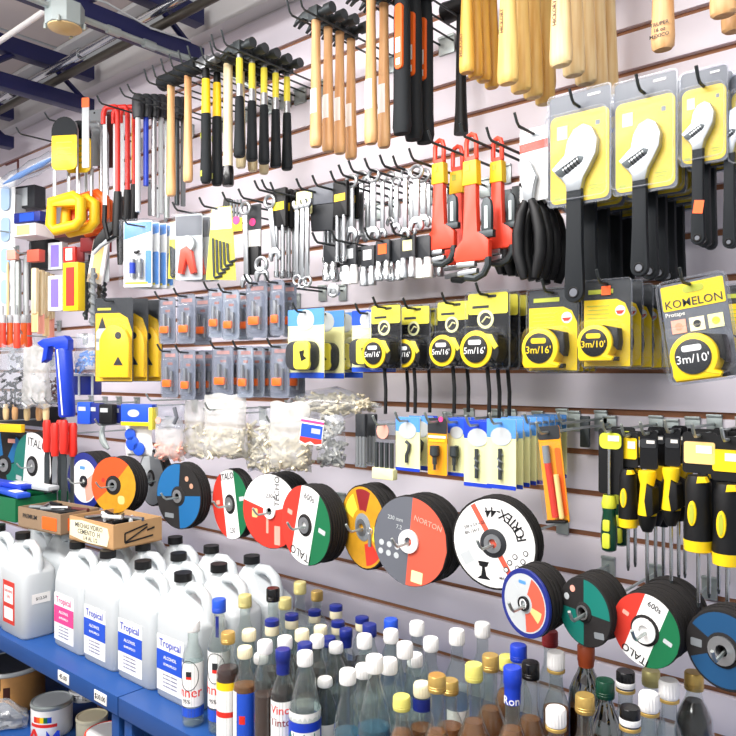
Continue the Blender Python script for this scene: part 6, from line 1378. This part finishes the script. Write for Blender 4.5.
# long grey rods, wood-handled tools, orange screwdrivers
for i, (x, y0, y1, d, r_, m) in enumerate(((8, 262, 318, .26, .006, 'woodpale'), (18, 258, 316, .28, .013, 'galv'), (26, 256, 318, .25, .011, 'lgrey'), (13, 270, 322, .2, .008, 'grey'), (31, 240, 300, .18, .008, 'dark'))):
    kk = mpp(x, d); mb = MB(); h = (y1-y0)*kk; mb.tube([(0, 0, 0), (0, 0, -.02), (0, 0, -h)], [r_*.6, r_, r_], m, 10); o = mb.build('rod'); o.location = W(x, y0, d); tag(o, ('thin wooden rod at the far left', 'thick galvanised rod at the left', 'pale rod right of the thick galvanised one', 'slim grey rod behind the thick galvanised one', 'dark rod beside the wooden handles')[i], 'rod')
for i, x in enumerate((35, 41, 46, 51)):
    d = .29 - .03*i; kk = mpp(x, d); t = thing('putty_knife', ('wooden-handled flat tool, leftmost of four, with orange tips below', 'wooden-handled flat tool, second from the left of four', 'wooden-handled flat tool, third from the left of four', 'wooden-handled flat tool, rightmost of four beside the white pack')[i], 'hand tool', W(x, 268+2*i, d), .4)
    mb = MB(); mb.prism(rr(.024, 46*kk, .006, 0, -23*kk), -.008, .008, 'woodcream', .003); mb.build('handle', t); mb = MB(); mb.prism(rr(.03, 20*kk, .003, 0, -54*kk), -.002, .002, 'rose' if i % 2 else 'woodpale'); mb.build('blade', t)
for i, (x, d) in enumerate(((3, .30), (10, .27), (17, .30), (24, .26), (29, .22))):
    kk = mpp(x, d); t = thing('screwdriver', 'orange-handled screwdriver in the row at the far left, ' + ('first', 'second', 'third', 'fourth', 'fifth')[i] + ' from the edge', 'screwdriver', W(x, 318, d), .3)
    mb = MB(); mb.lathe([(0, 0), (.008, -.001), (.0125, -.02), (.0115, -.07), (.0135, -.1), (.012, -.118), (0, -.12)], ('redor', 'orange')[i % 2], 12); mb.build('handle', t); mb = MB(); mb.lathe([(0, .012), (.011, .012), (.0125, 0), (.0125, -.02), (0, -.02)], 'lgrey', 12); mb.build('collar', t); mb = MB(); mb.cyl((0, 0, .012), (0, 0, .05), .003, 'satin'); mb.build('shaft', t)
# augers and masonry bits hanging at the left end
for i, (x, y0, y1, d, r_, m) in enumerate(((86, 262, 320, .2, .009, 'iron'), (93, 268, 326, .24, .011, 'grey'), (99, 264, 318, .18, .009, 'galvdark'), (104, 270, 300, .13, .008, 'iron'), (90, 255, 312, .13, .008, 'iron'))):
    kk = mpp(x, d); h = (y1-y0)*kk; mb = MB(); mb.cyl((0, 0, 0), (0, 0, -h), r_*.8, m, seg=8); nt_ = 40
    mb.tube([(r_*.8*cos(j*.8), r_*.8*sin(j*.8), -h*.1 - h*.88*j/nt_) for j in range(nt_)], r_*.7, m, 5)
    o = mb.build('auger_bit'); o.location = W(x, y0, d); tag(o, 'long dark twisted drill bit, ' + ('leftmost beside the yellow box', 'front and thickest, left of the yellow cards', 'right of the thickest', 'shortest, next to the tall clear packs', 'rearmost, near the wall')[i], 'drill bit')
for i, (x, y) in enumerate(((18, 250), (42, 262), (64, 240), (93, 262), (10, 312), (60, 325))): hook(W(x, y, 0), .31, 'grey hook at the left end over the ' + ('thick galvanised rod', 'wooden-handled tools', 'small red cards', 'twisted drill bits', 'orange screwdrivers', 'blue caulking gun')[i], m='galv')
# clear crumpled bags, caulking gun
bag(0, 27, 344, 408, .3, 'crumpled clear bag of dark fittings at the far left', 60, 'dark', .07, 21, rz=.4, bm_='bagthin')
bag(23, 50, 346, 408, .27, 'white clear bag with coiled tubing left of the blue caulking gun', 14, 'lgrey', .07, 22, rz=.4)
bag(8, 36, 338, 372, .18, 'clear bag behind the crumpled bags under the orange screwdrivers', 30, 'dark', .05, 23, rz=.4, bm_='bagthin')
bag(45, 60, 356, 406, .16, 'narrow clear bag tucked behind the blue caulking gun', 30, 'maroon', .04, 24, rz=.4, bm_='bagthin')
bag(75, 97, 334, 374, .24, 'clear bag of pale blue fittings right of the caulking gun', 30, 'skyblue', .05, 25, rz=.4, bm_='bagthin')
P = W(58, 338, .32); kk = mpp(62, .32); t = thing('caulking_gun', 'bright blue caulking gun hanging muzzle down', 'caulking gun', P, .5, roll=-.06)
Lg = 80*kk
mb = MB(); mb.prism([(-.075, -.012), (-.05, .0), (.035, .006), (.05, -.01), (.048, -.045), (.01, -.05), (-.012, -.03), (-.03, -.03), (-.04, -.075), (-.062, -.085), (-.05, -.035), (-.07, -.02)], -.017, .017, 'royal', .004); mb.build('handle', t)
mb = MB(); mb.lathe([(0, 0), (.0, -.04), (.027, -.04), (.029, -.045), (.029, -Lg*.97), (.024, -Lg), (0, -Lg)], 'royal', 20, Matrix.Translation((.02, 0, 0))); mb.build('barrel', t)
mb = MB(); mb.box((.018, -.0292, -Lg*.56), (.005, .003, Lg*.82), 'white', .001, (0, -.03, 0)); mb.build('white_stripe', t)
P = W(84, 376, .2); t = thing('drawer_box', 'navy blue boxes in pale wire frame under the clear bag of pale blue fittings', 'box', P, .4)
mb = MB(); mb.box((0, 0, -.035), (.12, .05, .07), 'navyplastic', .003); mb.build('box_body', t); mb = MB()
for x in (-.058, 0, .058): mb.box((x, -.027, -.035), (.008, .004, .075), 'lgrey')
mb.box((0, -.027, .004), (.13, .004, .008), 'lgrey'); mb.build('frame', t)
# wooden handles, yellow level, red-handled chisels
for i, x in enumerate((6, 15, 27, 39, 46)):
    d = .24; kk = mpp(x, d); t = thing('file_handle', 'pale wooden handle above the left-edge discs, ' + ('first', 'second', 'third', 'fourth', 'fifth')[i] + ' from the left edge', 'hand tool', W(x, 404, d-.02*(i % 2)), .3)
    mb = MB(); mb.loft([(0, 0, 0, .010, .009), (0, 0, -.03, .014, .012), (0, 0, -.055, .013, .011), (0, 0, -.066, .009, .008)], ('woodpale', 'wood')[i % 2], 12); mb.build('handle', t); mb = MB(); mb.cyl((0, 0, 0), (0, 0, .05), .004, 'iron'); mb.build('shank', t)
small_box(10, 424, 432, 26, .3, 'yellow2', 'flat yellow strip at the far left above the discs', None, .02, name='level', cat='level')
small_box(22, 405, 424, 60, .06, 'black', 'black slab put in as the shade behind the pale wooden handles', None, .06, rz=0, name='gap_shade', cat='gap_shade')  # black slab added for the shaded gap between and behind the handles
for i, (x, d, y1) in enumerate(((47, .30, 508), (55, .33, 516), (64, .33, 514), (73, .30, 505), (60, .24, 500), (69, .22, 498))):
    kk = mpp(x, d); t = thing('chisel', 'red-handled chisel over the cardboard boxes, ' + ('leftmost of the cluster', 'second from the left in front', 'third from the left in front', 'rightmost of the cluster', 'behind the two middle ones', 'behind the rightmost one')[i], 'chisel', W(x, 420+3*(i % 2), d), .4)
    mb = MB(); mb.loft([(0, 0, 0, .011, .010), (0, 0, -.012, .016, .014), (0, 0, -.06, .0145, .013), (0, 0, -.1, .0165, .014), (0, 0, -.118, .012, .011)], 'red', 14); mb.build('handle', t)
    h = (y1-420)*kk; mb = MB(); mb.prism([(-.007, -.115), (.007, -.115), (.011, -.14), (.011, -h), (-.011, -h+.012), (-.011, -.14)], -.002, .002, 'steel' if i % 2 else 'iron'); mb.build('blade', t)
hook(W(60, 418, 0), .34, 'grey hook holding the red-handled chisels', m='galv')
